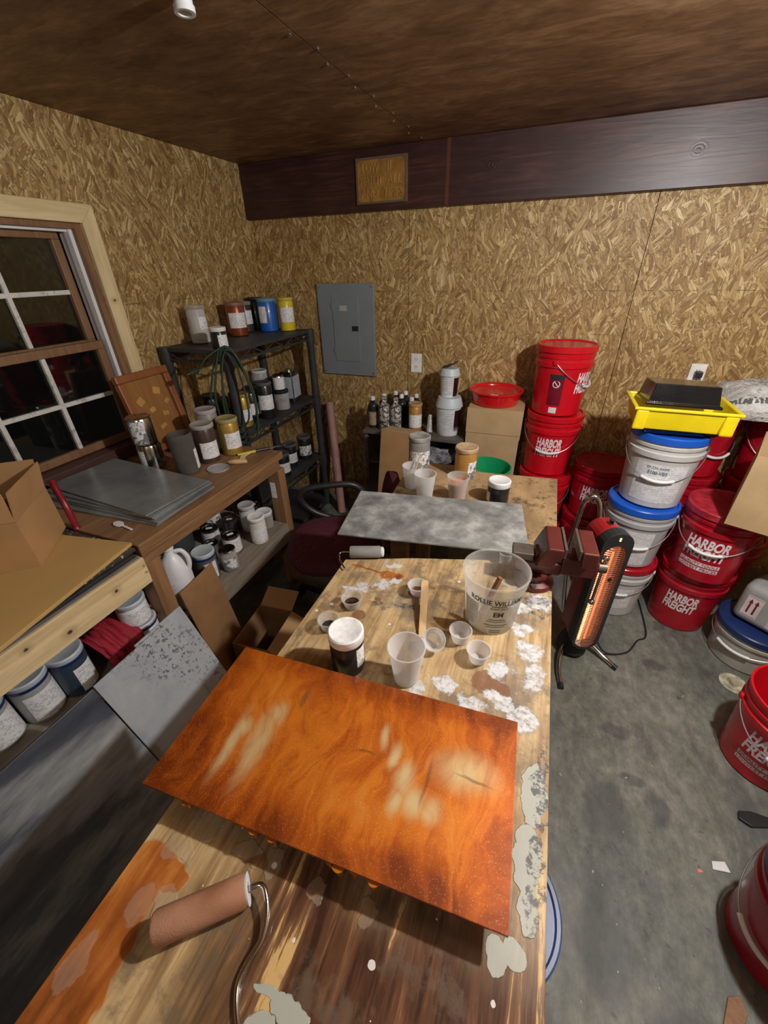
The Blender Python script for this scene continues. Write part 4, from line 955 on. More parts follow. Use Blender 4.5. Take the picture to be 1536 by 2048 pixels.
ice_tub('smaller white tub with snap lid stacked on the larger tub', -.545, 2.465, CZ + .2365, .125, .165, False)
b = BM()
gx = 12
g = [[b.verts.new((-.04 + .08 * i / gx, -.035 + .07 * j / gx, .012 + .03 * (i / gx) ** 2 + .010 * noise.noise(Vector((i * .5, j * .5, 1))))) for j in range(gx + 1)] for i in range(gx + 1)]
for i in range(gx):
    for j in range(gx): b.faces.new((g[i][j], g[i + 1][j], g[i + 1][j + 1], g[i][j + 1]))
o = link('foil_scrap', b, M('black_and_white_wrapper', (.05, .05, .05), .3, var=.9, vs=20), None, True, angle=180); o.location = (-.545, 2.465, CZ + .397); o.modifiers.new('thickness', 'SOLIDIFY').thickness = .002
tag(o, 'curled black wrapper scrap on top of the small tub', 'wrapper')
b = BM(); tube(b, [(-.64, 2.40, CZ + .012), (-.645, 2.42, CZ + .12)], [.022, .012], 10)
for v in b.verts: v.co += Vector((noise.noise(v.co * 60) * .01, noise.noise(v.co * 50) * .01, 0))
o = link('clear_bag', b, M('crinkled_clear_film', (.45, .45, .44), .15, coat=.5, var=.5, vs=50), None, True); tag(o, 'crinkled clear bag between the gold jar and white tub', 'bag')
# dark wine bottle-like tub right of ice tub is the tub side print; box with red pan
t_ = carton('tall_carton', 'brown cardboard box carrying an upturned red pan by the back wall', (-.248, 2.50, .001), R(2), .155, .145, .935, CARD2, ())
b = BM(); box(b, -.157, .157, -.149, -.1455, .79, .938); link('flap', b, CARD2, t_)
b = BM(); box(b, -.155, .155, -.145, .145, .9355, .9385); link('flap', b, CARD2, t_)
b = BM(); box(b, .1555, .159, -.13, .12, .76, .935); link('flap', b, CARD2, t_)
t_ = empty('round_pan', (-.265, 2.495, .9405), 0, 'shallow bright red round pan on the brown cardboard box', 'pan')
b = BM(); lathe(b, [(0, 0), (.125, 0), (.132, .004), (.150, .070), (.157, .072), (.158, .080), (.153, .082), (.146, .076), (.143, .066), (.11, .058), (.10, .052), (0, .052)], 56); link('pan_body', b, M('glossy_red_pan', (.62, .01, .015), .18, coat=.4, var=.05), t_, True)
b = BM(); box(b, -.025, .02, -.05, -.03, .0525, .0535); link('sticker', b, WHITE, t_)
# green and red nested buckets
def openpail(name, label, x, y, z, r0, r1, h, m, rim=None, cat='bucket', th=.003):
    t_ = empty(name, (x, y, z), 0, label, cat)
    b = BM(); lathe(b, [(0, 0), (r0, 0), (r0 + .003, .004), (r1, h - .01), (r1 + .005, h - .008), (r1 + .006, h), (r1 - .001, h + .001), (r1 - th, h - .006), (r0 - .001, th + .003), (0, th)], 48)
    link('pail_body', b, m, t_, True); return t_
t_ = openpail('plastic_pail', 'red pail holding a green pail behind the far table', -.215, 2.02, .285, .105, .128, .36, RED2)
openpail('plastic_pail', 'bright green pail nested in the red pail behind the far table', -.215, 2.02, .3335, .100, .123, .40, M('bright_green_plastic', (.01, .32, .12), .3, var=.1, vs=5))
t_ = empty('wooden_crate', (-.205, 2.02, 0), 0, 'low wooden crate under the green and red pails', 'crate')
pb('crate_body', WOODG, t_, (-.16, .10, -.12, .12, .001, .284))
b = BM(); 
for v in range(1): prism(b, [(-.09, -.07), (.14, -.06), (.12, .06), (-.06, .07)], 0, .006)
# ------------------------------------------------------------------ buckets
def bucket(label, x, y, z, phi=-90, m=None, lid=None, lidname='lid', text='HF', handle=True, h=.36, group=None, r0=.128, r1=.146, wall_label=None, lower=None, hang=.15, extra=None, openb=False, hphi=None, name='plastic_bucket', ring=True):
    m = m or RED; ph = R(phi)
    t_ = empty(name, (x, y, z + .0005), 0, label, 'bucket', group)
    k = h / .36
    hb = h - .014
    rf = rprof([(0, r0), (.255 * k, r0 + (r1 - r0) * .85), (1, r1)])
    b = BM(); re = rf(.255 * k)
    prof = [(0, 0), (r0 - .006, 0), (r0, .006), (re, .255 * k)]
    if ring: prof += [(re + .008, .257 * k), (re + .009, .28 * k), (re + .003, .284 * k), (re + .002, .300 * k), (re + .007, .302 * k), (re + .008, .316 * k)]
    prof += [(re + .003, .320 * k), (re + .004, hb)]
    if openb: prof += [(re + .010, hb), (re + .010, h), (re + .003, h), (re - .001, hb - .01), (r0 - .004, .01), (0, .008)]
    else: prof += [(0, hb)]
    lathe(b, prof, 56); link('bucket_body', b, m, t_, True, angle=30)
    if lid:
        b = BM(); ro = re + .012
        lathe(b, [(0, hb + .0005), (re + .0045, hb + .0005), (re + .0045, hb - .016), (ro, hb - .016), (ro, h - .004), (ro - .004, h), (ro - .012, h), (ro - .016, h - .006), (0, h - .006)], 56); link(lidname, b, lid, t_, True, angle=30)
    if text == 'HF' or text == 'HFQ':
        b = BM(); wd = .165 if text == 'HFQ' else .138
        wrap_text(b, 'HARBOR', .068 * k, rf, ph, .205 * k, wd, bold=.04, shear=.12); wrap_text(b, 'FREIGHT', .068 * k, rf, ph - .02, .150 * k, wd * 1.02, bold=.04, shear=.12)
        if text == 'HFQ':
            patch(b, rf, ph - .02, .60, .088, .108, .0006)
            patch(b, rf, ph - .02, .60, .062, .082, .0006)
        link('lettering', b, WHITEINK, t_)
        if text == 'HFQ':
            b = BM(); wrap_text(b, 'QUALITY TOOLS', .020, lambda z: rf(z) + .0006, ph - .02, .098, .15, bold=.01); wrap_text(b, 'LOWEST PRICES', .020, lambda z: rf(z) + .0006, ph - .02, .072, .15, bold=.01); link('slogan', b, m, t_)
    if extra == 'warn':
        a = R(-98)
        b = BM(); patch(b, rf, a, .26, .06, .22); wp = link('warning_panel', b, M('maroon_print', (.16, .004, .02), .4), t_, True)
        b = BM(); patch(b, lambda z: rf(z) + .0006, a, .27, .20, .225); link('warning_header', b, BLACKINK, wp, True)
        b = BM()
        rg = []
        for i in range(24):
            q = 2 * PI * i / 24
            for rr in (.015, .019): rg.append(b.verts.new(((rf(.175) + .0016) * math.cos(a + rr * math.cos(q) / .14), (rf(.175) + .0016) * math.sin(a + rr * math.cos(q) / .14), .175 + rr * math.sin(q))))
        for i in range(24):
            j = (i + 1) % 24; b.faces.new((rg[2 * i], rg[2 * i + 1], rg[2 * j + 1], rg[2 * j]))
        def pt(u, v): return b.verts.new(((rf(.175) + .0016) * math.cos(a + u / .14), (rf(.175) + .0016) * math.sin(a + u / .14), .175 + v))
        b.faces.new([pt(-.012, .009), pt(-.009, .012), pt(.012, -.009), pt(.009, -.012)])
        link('warning_symbol', b, WHITEINK, wp)
        b = BM(); patch(b, rf, a + .02, .15, .018, .050); link('white_sticker', b, WHITE, t_, True)
    if wall_label:
        b = BM(); patch(b, rf, ph + wall_label[0], wall_label[1], wall_label[2], wall_label[3]); link('label_sticker', b, m_plabel, t_, True)
        if len(wall_label) > 4:
            b = BM(); a = ph + wall_label[0]; wrap_text(b, 'EP-235-30000', .016, rf, a - .12, wall_label[3] - .018, .085, bold=.01); wrap_text(b, 'E100-VB5', .022, rf, a - .10, wall_label[3] - .042, .075, bold=.02)
            link('lettering', b, M('dark_blue_print', (.03, .08, .14), .6), t_)
    if handle:
        b = BM(); hp = R(hphi) if hphi is not None else ph; ze = .285 * k; n = 36; pts = []
        for i in range(n + 1):
            th = -PI / 2 + PI * i / n; z_ = ze - hang * math.cos(th) ** .9 if abs(th) < PI / 2 - 1e-6 else ze
            pts.append(((rf(z_) + .012) * math.cos(hp + th), (rf(z_) + .012) * math.sin(hp + th), z_))
        tube(b, pts, .0022, 8); hd = link('bail_handle', b, WIRE, t_, True)
        b = BM(); c_ = n // 2; tube(b, pts[c_ - 5:c_ + 6], .007, 12); link('grip', b, WHITE, hd, True)
        for s in (-1, 1):
            b = BM(); lathe(b, [(0, -.004), (.013, -.004), (.013, .004), (.008, .006), (0, .006)], 16); o = link('ear', b, m, t_, True)
            o.location = ((rf(ze) + .012) * math.cos(hp + s * PI / 2), (rf(ze) + .012) * math.sin(hp + s * PI / 2), ze); o.rotation_euler = (0, PI / 2, hp + s * PI / 2)
    return t_
m_plabel = mat_label('pail_shipping_label', (.74, .75, .76), (.30, .32, .35), rows=110, cover=.42)
# stack A, back wall
ax, ay = .075, 2.485
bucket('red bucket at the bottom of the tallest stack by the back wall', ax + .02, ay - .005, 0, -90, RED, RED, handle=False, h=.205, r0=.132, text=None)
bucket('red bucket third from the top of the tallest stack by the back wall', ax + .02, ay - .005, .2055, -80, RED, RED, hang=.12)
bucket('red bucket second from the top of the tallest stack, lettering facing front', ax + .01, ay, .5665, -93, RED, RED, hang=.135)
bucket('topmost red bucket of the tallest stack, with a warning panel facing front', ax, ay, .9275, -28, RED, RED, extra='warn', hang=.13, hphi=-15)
# B
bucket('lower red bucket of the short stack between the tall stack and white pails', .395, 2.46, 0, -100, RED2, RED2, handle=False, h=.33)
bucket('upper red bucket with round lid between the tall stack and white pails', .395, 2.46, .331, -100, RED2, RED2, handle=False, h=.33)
# C white pails
PH = .334
bucket('bottom white pail with a red lid under the blue-lidded pails', .545, 2.04, 0, -100, WHITEP, RED2, text=None, h=PH, wall_label=(0, .7, .06, .2), handle=True, hang=.1)
bucket('middle white pail with blue lid and chemical label', .545, 2.04, PH + .001, -103, GREYP, BLUE, text=None, h=PH, wall_label=(-.1, .8, .02, .215), hphi=-95, hang=.14)
bucket('top white pail with blue lid carrying the paint trays', .56, 2.06, 2 * PH + .002, -100, WHITEP, BLUE, text=None, h=.345, wall_label=(.05, .75, .03, .22, 1), hphi=-100, hang=.13)
# D rear right stacks
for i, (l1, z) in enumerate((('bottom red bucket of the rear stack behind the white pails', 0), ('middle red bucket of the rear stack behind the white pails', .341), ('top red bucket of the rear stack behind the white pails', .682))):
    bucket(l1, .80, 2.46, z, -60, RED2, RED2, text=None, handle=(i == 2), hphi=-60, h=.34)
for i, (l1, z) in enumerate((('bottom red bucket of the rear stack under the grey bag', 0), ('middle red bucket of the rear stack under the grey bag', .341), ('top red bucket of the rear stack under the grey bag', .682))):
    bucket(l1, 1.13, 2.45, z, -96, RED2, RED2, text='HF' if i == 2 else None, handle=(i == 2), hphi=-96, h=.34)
# E front right
bucket('lower red bucket of the front right stack standing on the floor', .872, 2.04, 0, -112, RED2, RED2, handle=False)
bucket('upper red bucket of the front right stack with slogan and dusty lid', .857, 1.985, .361, -116, RED2, M('dusty_red_lid', (.38, .02, .035), .45, var=.35, vs=25), text='HFQ', hphi=-116, hang=.12)
bucket('lower red bucket beneath the cardboard box at the right edge', 1.45, 1.85, 0, -120, RED2, RED2, text=None, handle=False)
bucket('upper red bucket beneath the cardboard box at the right edge', 1.45, 1.85, .361, -120, RED2, RED2, text=None, handle=False)
carton('closed_carton', 'plain cardboard box cut by the right picture edge above the red buckets', (1.07, 1.86, .7235), R(-22), .24, .17, .30, CARD2, ())
# F low white pail and canister
bucket('squat white pail with navy lid on the floor by the drain cap', 1.122, 1.852, 0, -125, M('warm_white_pail', (.42, .42, .37), .45), NAVY, text=None, h=.215, r0=.137, r1=.150, handle=True, hang=.065, hphi=-135)
t_ = empty('plastic_canister', (1.135, 1.852, .2165), R(-38), 'grey translucent canister marked with two upward arrows on the squat pail', 'canister')
b = BM(); box(b, -.115, .115, -.085, .085, 0, .20); o = link('canister_body', b, M('milky_grey_plastic', (.33, .34, .33), .35, var=.08, vs=6), t_, True); md = o.modifiers.new('bevel', 'BEVEL'); md.width = .035; md.segments = 5
b = BM(); box(b, -.085, -.025, -.0862, -.0852, .04, .15); lb = link('arrow_label', b, M('off_white_label', (.66, .60, .58), .5), t_)
b = BM()
for x0 in (-.069, -.047):
    for q in ([(x0, .06), (x0 + .007, .06), (x0 + .007, .115), (x0, .115)], [(x0 - .005, .115), (x0 + .012, .115), (x0 + .0035, .137)]):
        vs = [b.verts.new((u, -.0867, v)) for u, v in q]; b.faces.new(vs)
for q in ([(-.082, .045), (-.028, .045), (-.028, .047), (-.082, .047)], [(-.082, .145), (-.028, .145), (-.028, .147), (-.082, .147)]):
    b.faces.new([b.verts.new((u, -.0867, v)) for u, v in q])
link('arrow_print', b, M('maroon_arrow_print', (.16, .01, .02), .5), lb)
b = BM(); box(b, .015, .10, -.0862, -.0852, .03, .12); link('pale_label', b, M('lilac_label', (.50, .46, .50), .4), t_)
b = BM(); lathe(b, [(0, .2005), (.03, .2005), (.03, .215), (0, .215)], 24); link('cap', b, WHITE, t_, True)
# G, H
bucket('open red bucket standing alone near the right edge of the floor', 1.020, 1.285, 0, -118, RED, None, text='HFQ', openb=True, hphi=-100, hang=.12)
bucket('red bucket with navy lid at the lower right picture corner', .885, .69, 0, -150, RED2, NAVY, text=None, handle=True, hphi=-150, hang=.16)
bucket('red bucket standing on the navy lid at the lower right corner', .92, .71, .361, -150, RED, None, text=None, openb=True, handle=False)
bucket('blue-lidded bucket tucked under the main table edge', .095, .40, 0, -60, WHITEP, M('scuffed_blue_lid', (.06, .11, .26), .4, var=.3, vs=12), text=None, handle=False)
# paint trays
def tray(name, label, loc, rz, sx, sy, h, m, inv=False, rot=(0, 0)):
    t_ = empty(name, loc, rz, label, 'paint tray'); t_.rotation_euler = (rot[0], rot[1], rz)
    b = BM(); t2 = .004; sgn = -1 if inv else 1
    def ringv(kx, ky, z): return [b.verts.new((px * kx, py * ky, z)) for px, py in ((-1, -1), (1, -1), (1, 1), (-1, 1))]
    zz = (lambda z: h - z) if inv else (lambda z: z)
    R_ = [ringv(sx * .84, sy * .80, zz(0)), ringv(sx * .93, sy * .93, zz(h - .012)), ringv(sx, sy, zz(h - .012)), ringv(sx, sy, zz(h)), ringv(sx * .91, sy * .90, zz(h)), ringv(sx * .82, sy * .78, zz(t2))]
    for p, q in zip(R_, R_[1:]):
        for i in range(4): b.faces.new((p[i], p[(i + 1) % 4], q[(i + 1) % 4], q[i]))
    b.faces.new(R_[0][::-1]); b.faces.new(R_[-1])
    link('tray_body', b, m, t_, bevel=.006); return t_
YEL = M('yellow_tray_plastic', (.78, .62, .01), .35, var=.06)
BLT = M('black_tray_plastic', (.008, .008, .009), .18, coat=.5, bump=.6, bs=180)
tray('paint_tray', 'black paint tray squeezed beneath the yellow tray on the top white pail', (.56, 2.05, 1.0165), R(3), .15, .11, .030, BLT)
t_ = tray('paint_tray', 'bright yellow paint tray on the white pail stack', (.545, 2.02, 1.048), R(2), .190, .125, .095, YEL, rot=(R(1), R(.5)))
for s in (-1, 1):
    b = BM(); box(b, s * .155 - .024, s * .155 + .024, -.122, -.100, .0, .086); link('foot', b, YEL, t_, bevel=.008)
t_ = tray('paint_tray', 'glossy black ridged tray upside down on the yellow tray', (.535, 2.05, 1.130), R(4), .138, .100, .085, BLT, inv=True, rot=(R(-4), R(1.5)))
# bag
t_ = empty('product_bag', (1.085, 2.395, 1.0235), R(-3), 'grey-white plastic bag of powder lying on the rear red buckets', 'bag')
b = BM(); nx, ny = 46, 26; top = []; bot = []
for i in range(nx + 1):
    ru = []; rl = []
    for j in range(ny + 1):
        u = 2 * i / nx - 1; v = 2 * j / ny - 1
        e = max(0, (1 - abs(u) ** 5)) * max(0, (1 - abs(v) ** 4)); e = e ** .5
        wr = noise.noise(Vector((u * 4, v * 3, 1))) * .02 + noise.noise(Vector((u * 11, v * 9, 4))) * .012 + abs(noise.noise(Vector((u * 6 + v * 5, v * 3, 8)))) * .035 - abs(noise.noise(Vector((u * 9 - v * 7, v * 6, 3)))) * .02
        X_ = u * .33; Y_ = v * .20 + .006 * noise.noise(Vector((u * 8, v * 8, 3)))
        ru.append(b.verts.new((X_, Y_, .012 + e * (.115 + wr)))); rl.append(b.verts.new((X_, Y_, .012 - .0115 * e)))
    top.append(ru); bot.append(rl)
for i in range(nx):
    for j in range(ny):
        b.faces.new((top[i][j], top[i + 1][j], top[i + 1][j + 1], top[i][j + 1])); b.faces.new((bot[i][j], bot[i][j + 1], bot[i + 1][j + 1], bot[i + 1][j]))
bmesh.ops.remove_doubles(b, verts=b.verts, dist=.0008)
tb = NT('printed_bag_film'); f, _ = tb.noise(tb.obj, 9, 5); col = tb.ramp(f, [(.3, (.38, .38, .37)), (.6, (.62, .62, .60))])
sp_ = tb.n('ShaderNodeSeparateXYZ'); tb.l(tb.obj, sp_.inputs[0]); q_, _ = tb.noise(tb.vm('MULTIPLY', tb.obj, (90, 40, 0)), 1, 1)
band = tb.math('MULTIPLY', tb.math('LESS_THAN', tb.math('ABSOLUTE', tb.math('ADD', sp_.outputs['Y'], .165)), .012), tb.math('GREATER_THAN', q_, .47))
s_, _ = tb.noise(tb.obj, 35, 2); col = tb.mix(tb.math('MULTIPLY', band, .85), col, (.03, .03, .03)); col = tb.mix(tb.math('MULTIPLY', tb.sm(s_, .66, .7), .6), col, (.12, .12, .12))
wr_, _ = tb.noise(tb.vm('MULTIPLY', tb.obj, (1, 1.6, 1)), 22, 5, .6, 1.5)
link('bag_film', b, tb.end(tb.pr(col, .35, coat=.2, normal=tb.bump(wr_, .9, .02))), t_, True, angle=180)
# drain cap
t_ = empty('drain_cap', (1.034, 1.640, .0), R(25), 'round pale metal drain cap set in the concrete floor', 'drain cap')
dm = M('dull_brass_cap', (.52, .51, .38), .4, metal=.3, var=.5, vs=20)
b = BM(); lathe(b, [(.040, .0003), (.056, .0003), (.056, .005), (.052, .007), (.044, .007), (.040, .004)], 40, close=True); link('ring', b, dm, t_, True)
b = BM(); lathe(b, [(0, .0004), (.0395, .0004), (.0395, .003), (0, .003)], 40); link('plug_disc', b, dm, t_, True)
b = BM(); box(b, -.020, .020, -.020, .020, .0031, .022); link('square_head', b, dm, t_, bevel=.002)

# ------------------------------------------------------------------ heater
t_ = empty('infrared_heater', (.360, 1.56, 0), R(20), 'tall red and black infrared heater glowing orange beside the vise', 'heater'); t_.scale = (.86, 1, 1)
def capsule(w, z0, z1, n=10):
    out = []
    for i in range(n + 1):
        a = PI * i / n; out.append((w * math.cos(a), z1 + w * .8 * math.sin(a)))
    for i in range(n + 1):
        a = PI + PI * i / n; out.append((w * math.cos(a), z0 + w * .8 * math.sin(a)))
    return out
def extr(b, poly, y0, y1, mi=0):
    lo = [b.verts.new((x, y0, z)) for x, z in poly]; hi = [b.verts.new((x, y1, z)) for x, z in poly]; n = len(poly)
    b.faces.new(lo); b.faces.new(hi[::-1])
    for i in range(n): b.faces.new((lo[i], hi[i], hi[(i + 1) % n], lo[(i + 1) % n])).material_index = mi
b = BM(); extr(b, capsule(.068, .165, .69), .0, .11); link('housing', b, M('heater_red', (.33, .01, .015), .3, coat=.3), t_, bevel=.018)
bz = M('charcoal_bezel', (.022, .026, .028), .4)
b = BM()
o_, i_ = capsule(.070, .16, .70), capsule(.052, .155, .655)
n = len(o_); A = [b.verts.new((x, -.05, z)) for x, z in o_]; B = [b.verts.new((x, -.05, z)) for x, z in i_]; A2 = [b.verts.new((x, .0, z)) for x, z in o_]; B2 = [b.verts.new((x, -.005, z)) for x, z in i_]
for i in range(n):
    j = (i + 1) % n; b.faces.new((A[i], A[j], B[j], B[i])); b.faces.new((A[i], A2[i], A2[j], A[j])); b.faces.new((B[i], B[j], B2[j], B2[i])); b.faces.new((A2[i], B2[i], B2[j], A2[j]))
link('bezel', b, bz, t_, bevel=.002)
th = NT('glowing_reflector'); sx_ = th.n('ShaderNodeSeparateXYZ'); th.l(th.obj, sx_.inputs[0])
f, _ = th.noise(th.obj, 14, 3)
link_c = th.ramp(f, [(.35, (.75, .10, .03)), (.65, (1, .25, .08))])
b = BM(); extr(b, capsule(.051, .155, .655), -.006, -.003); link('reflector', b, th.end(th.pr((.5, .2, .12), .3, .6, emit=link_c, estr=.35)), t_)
b = BM(); em = NT('glowing_element'); 
tube(b, [(.006, -.025, .15), (.006, -.025, .65)], .0045, 10); el = link('heating_element', b, em.end(em.pr((1, .4, .2), .5, emit=(1, .17, .05), estr=2.0)), t_, True)
b = BM()
pts = []
for k in range(300): pts.append((-.022 + .004 * math.cos(k * 1.2), -.022 + .004 * math.sin(k * 1.2), .14 + .48 * k / 300))
tube(b, pts, .0016, 5); em2 = NT('bright_coil'); link('heating_coil', b, em2.end(em2.pr((1, .6, .3), .5, emit=(1, .42, .10), estr=2.6)), t_, True)
b = BM()
for k in range(58):
    z = .125 + k * .0098
    wv = .052
    if z < .155: wv = math.sqrt(max(0, 1 - ((.155 - z) / (.052 * .8)) ** 2)) * .051
    if z > .655: wv = math.sqrt(max(0, 1 - ((z - .655) / (.052 * .8)) ** 2)) * .051
    if wv > .008: tube(b, [(-wv, -.044, z), (-wv * .5, -.050, z), (wv * .5, -.050, z), (wv, -.044, z)], .0014, 5)
for x in (-.03, 0, .03): tube(b, [(x, -.0485, .125), (x, -.0485, .69)], .0012, 5)
link('grille', b, M('copper_tinted_wire', (.42, .22, .14), .35, metal=.8), t_)
b = BM(); lathe(b, [(0, 0), (.010, 0), (.009, .003), (0, .004)], 20); o = link('dark_hub', b, BLACKP, t_, True); o.location = (.012, -.051, .53); o.rotation_euler = (PI / 2, 0, 0)
b = BM(); box(b, -.004, .004, -.0515, -.0502, .722, .738); e3 = NT('indicator_light'); link('indicator', b, e3.end(e3.pr((1, .7, .2), .4, emit=(1, .6, .15), estr=3)), t_, bevel=.001)
b = BM(); lathe(b, [(0, .744), (.012, .744), (.012, .765), (0, .765)], 16, c=(0, .04, 0)); link('knob', b, CHROME, t_, True)
b = BM(); tube(b, spline([(-.015, .09, .68), (-.02, .12, .775), (-.045, .14, .815), (-.075, .15, .80), (-.09, .15, .74), (-.09, .15, .5), (-.06, .11, .2)]), .011, 12); link('back_handle', b, CHROME, t_, True)
b = BM(); lathe(b, [(0, .020), (.07, .020), (.075, .03), (.06, .085), (.045, .115), (0, .115)], 28, c=(0, .045, 0)); link('base_cup', b, BLACKP, t_, True)
for p in ([(.04, .04, .05), (.09, .03, .05), (.15, -.03, .022), (.18, -.07, .014)], [(-.04, .03, .05), (-.09, -.02, .05), (-.13, -.10, .022), (-.145, -.17, .014)], [(.02, .08, .05), (.05, .16, .04), (.07, .24, .014)]):
    b = BM(); tube(b, spline(p), .0115, 12); lg = link('leg', b, CHROME, t_, True)
    v = (Vector(p[-1]) - Vector(p[-2])).normalized(); b = BM(); tube(b, [Vector(p[-1]) - v * .002, Vector(p[-1]) + v * .022], .0135, 12); link('rubber_foot', b, BLACKP, lg, True)
b = BM(); tube(b, spline([(.44, 1.60, .10), (.50, 1.61, .02), (.60, 1.66, .006), (.66, 1.76, .006), (.71, 1.84, .006), (.70, 2.2, .006)]), .004, 8); b2 = link('heater_cable', b, BLACKP, None, True)
b2.name = 'power_cable'; tag(b2, 'black power cable curving over the floor from the heater', 'cable')

# ------------------------------------------------------------------ main tables
def table(label, poly, legs, m, nm='work_table'):
    t_ = empty(nm, (0, 0, 0), 0, label, 'table')
    b = BM(); prism(b, poly, .832, .85); link('table_top', b, m, t_, bevel=.0015)
    for x, y in legs: pb('leg', WOODO, t_, (x - .035, x + .035, y - .02, y + .02, 0, .7715))
    return t_
T1 = table('long spattered plywood work table in the foreground', [(-.502, .905), (-.472, -.62), (.150, -.62), (.118, 1.10), (.02, 1.085), (-.30, .985)], ((-.42, .80), (.055, .98), (-.40, -.5), (.08, -.5)), m_table)
pb('crossbeam', WOODO, T1, (-.45, .09, .86 - .06, .90 - .06, .772, .8315)); pb('crossbeam', WOODO, T1, (-.44, .10, -.52, -.48, .772, .8315)); pb('long_rail', WOODO, T1, (-.47, -.44, -.45, .78, .772, .8315)); 
pb('long_rail', WOODO, T1, (.04, .07, -.45, .78, .772, .8315))
T2 = table('far spattered plywood table with cups and jars on it', [(-.535, 1.70), (-.50, 1.19), (.128, 1.19), (.121, 1.728), (-.20, 1.69), (-.26, 1.735)], ((-.44, 1.26), (.07, 1.26), (-.44, 1.62), (.07, 1.62)), M('spattered_far_plywood', (.34, .23, .115), .5, var=.35, vs=9, stretch=(1, .35, 1), dirt=.8, bump=.25, bs=30))
pb('crossbeam', WOODO, T2, (-.47, .10, 1.24, 1.28, .772, .8315)); pb('crossbeam', WOODO, T2, (-.47, .10, 1.60, 1.64, .772, .8315))
# lower plank in the gap with a red rag
b = BM(); box(b, -.46, .02, 1.055, 1.165, .66, .685); o = link('plank', b, WOODO, None, bevel=.002); tag(o, 'dark plank in the gap between the two tables', 'plank')
for x in (-.42, -.02):
    pass
TZ = .85
# orange panel
def panel(name, label, m, c, ang, z, sx=.305, sy=.1525, th=.006):
    t_ = empty(name, (c[0], c[1], z), R(ang), label, 'sample panel')
    b = BM(); box(b, -sx, sx, -sy, sy, 0, th); link('coated_panel', b, m, t_, bevel=.0012); return t_
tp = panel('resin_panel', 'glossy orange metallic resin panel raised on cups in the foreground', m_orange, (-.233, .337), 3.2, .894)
DR = M('wet_orange_resin', (.38, .11, .010), .15, coat=.8)
for i, (u, v, ln, w_) in enumerate(((-.215, -.147, .026, 1.1), (-.196, -.144, .020, .8), (-.110, -.147, .022, .9), (-.085, -.148, .034, 1.1), (-.066, -.145, .026, .8), (-.050, -.148, .036, 1.0), (.048, -.147, .028, 1.0), (.063, -.149, .038, 1.2), (.086, -.146, .036, 1.0), (.118, -.148, .037, 1.2), (.136, -.146, .020, .8), (.168, -.146, .016, .7))):
    b = BM(); lathe(b, [(0, -ln), (.0035 * w_, -ln + .002), (.0052 * w_, -ln + .007), (.0048 * w_, -ln * .6), (.0035 * w_, -ln * .35), (.0045 * w_, -.004), (.009 * w_, 0), (0, 0)], 14)
    for v_ in b.verts: v_.co += Vector((noise.noise(v_.co * 90 + Vector((i, 0, 0))) * .003, noise.noise(v_.co * 90 + Vector((0, i, 5))) * .002, 0))
    o = link('resin_drip', b, DR, tp, True, angle=80); o.location = (u, v, -.0002)
def cup(name, label, x, y, z, r0, r1, h, m, cat='cup', fill=None, fz=.3, tilt=None, rings=0, rimr=.0018):
    t_ = empty(name, (x, y, z + .0005), 0, label, cat)
    if tilt: t_.rotation_euler = tilt
    pr = [(0, 0), (r0 - .002, 0), (r0, .002)]
    for k in range(1, 8):
        zz = h * k / 8; pr.append((r0 + (r1 - r0) * k / 8 + (.0008 if (rings and k >= 6 and k % 2 == 0) else 0), zz))
    pr += [(r1, h - .003), (r1 + rimr, h - .0025), (r1 + rimr, h), (r1 - .001, h), (r1 - .0014, h - .003)]
    for k in range(7, 0, -1): pr.append((r0 + (r1 - r0) * k / 8 - .0014, h * k / 8))
    pr += [(r0 - .002, .002), (0, .0016)]
    b = BM(); lathe(b, pr, 44); link('cup_wall', b, m, t_, True)
    if fill:
        zf = h * fz; rr = r0 + (r1 - r0) * fz - .0025
        b = BM(); lathe(b, [(0, .003), (r0 - .0035, .003), (rr, zf), (0, zf)], 36); link('contents', b, fill, t_, True)
    return t_
for i, (u, v, l) in enumerate(((-.12, -.06, 'small upturned cup propping the orange panel at its left front'), (.02, -.06, 'small upturned cup propping the orange panel at its right front'), (-.12, .08, 'small upturned cup propping the orange panel at its left back'), (.17, .08, 'small upturned cup propping the orange panel at its right back'))):
    cup('portion_cup', l, -.233 + u, .337 + v, TZ, .021, .026, .0425, FROST)
tq = panel('marbled_panel', 'grey marbled panel raised over the gap between the two tables', m_grey_panel, (-.280, 1.163), 9.2, .894)
for i, (u, v, l) in enumerate(((-.40, 1.225, 'small cup under the back left of the grey marbled panel'), (-.12, 1.25, 'small cup under the back right of the grey marbled panel'))):
    cup('portion_cup', l, u, v, TZ, .021, .026, .0425, FROST)
cup('portion_cup', 'small cup under the front right of the grey marbled panel', -.02, 1.062, TZ, .019, .024, .0425, FROST)
# things on the near table
J('pigment_jar', 'black jar with dusty white lid beside the orange panel', 'jar', -.318, .545, TZ, .118, .080, BLACKG, WHITEDUST, m_label, lid_h=.024, lab_off=.85, lab_half=.35, lab_z=(.3, .9))
cup('plastic_cup', 'empty translucent plastic cup in front on the near table', -.180, .558, TZ, .027, .040, .105, FROST, rings=1)
cup('portion_cup', 'portion cup with black powder behind the dusty-lidded jar', -.415, .630, TZ, .019, .0265, .034, CLEAR, fill=BLACKG, fz=.25)
cup('portion_cup', 'portion cup with dark brown liquid near the left table edge', -.392, .722, TZ, .020, .0275, .034, CLEAR, fill=M('dark_molasses', (.035, .012, .006), .1, coat=.6), fz=.4)
cup('portion_cup', 'portion cup of orange-brown residue behind the stir stick', -.238, .832, TZ, .019, .0265, .034, FROST, fill=M('orange_brown_residue', (.32, .10, .02), .2, coat=.5), fz=.3)
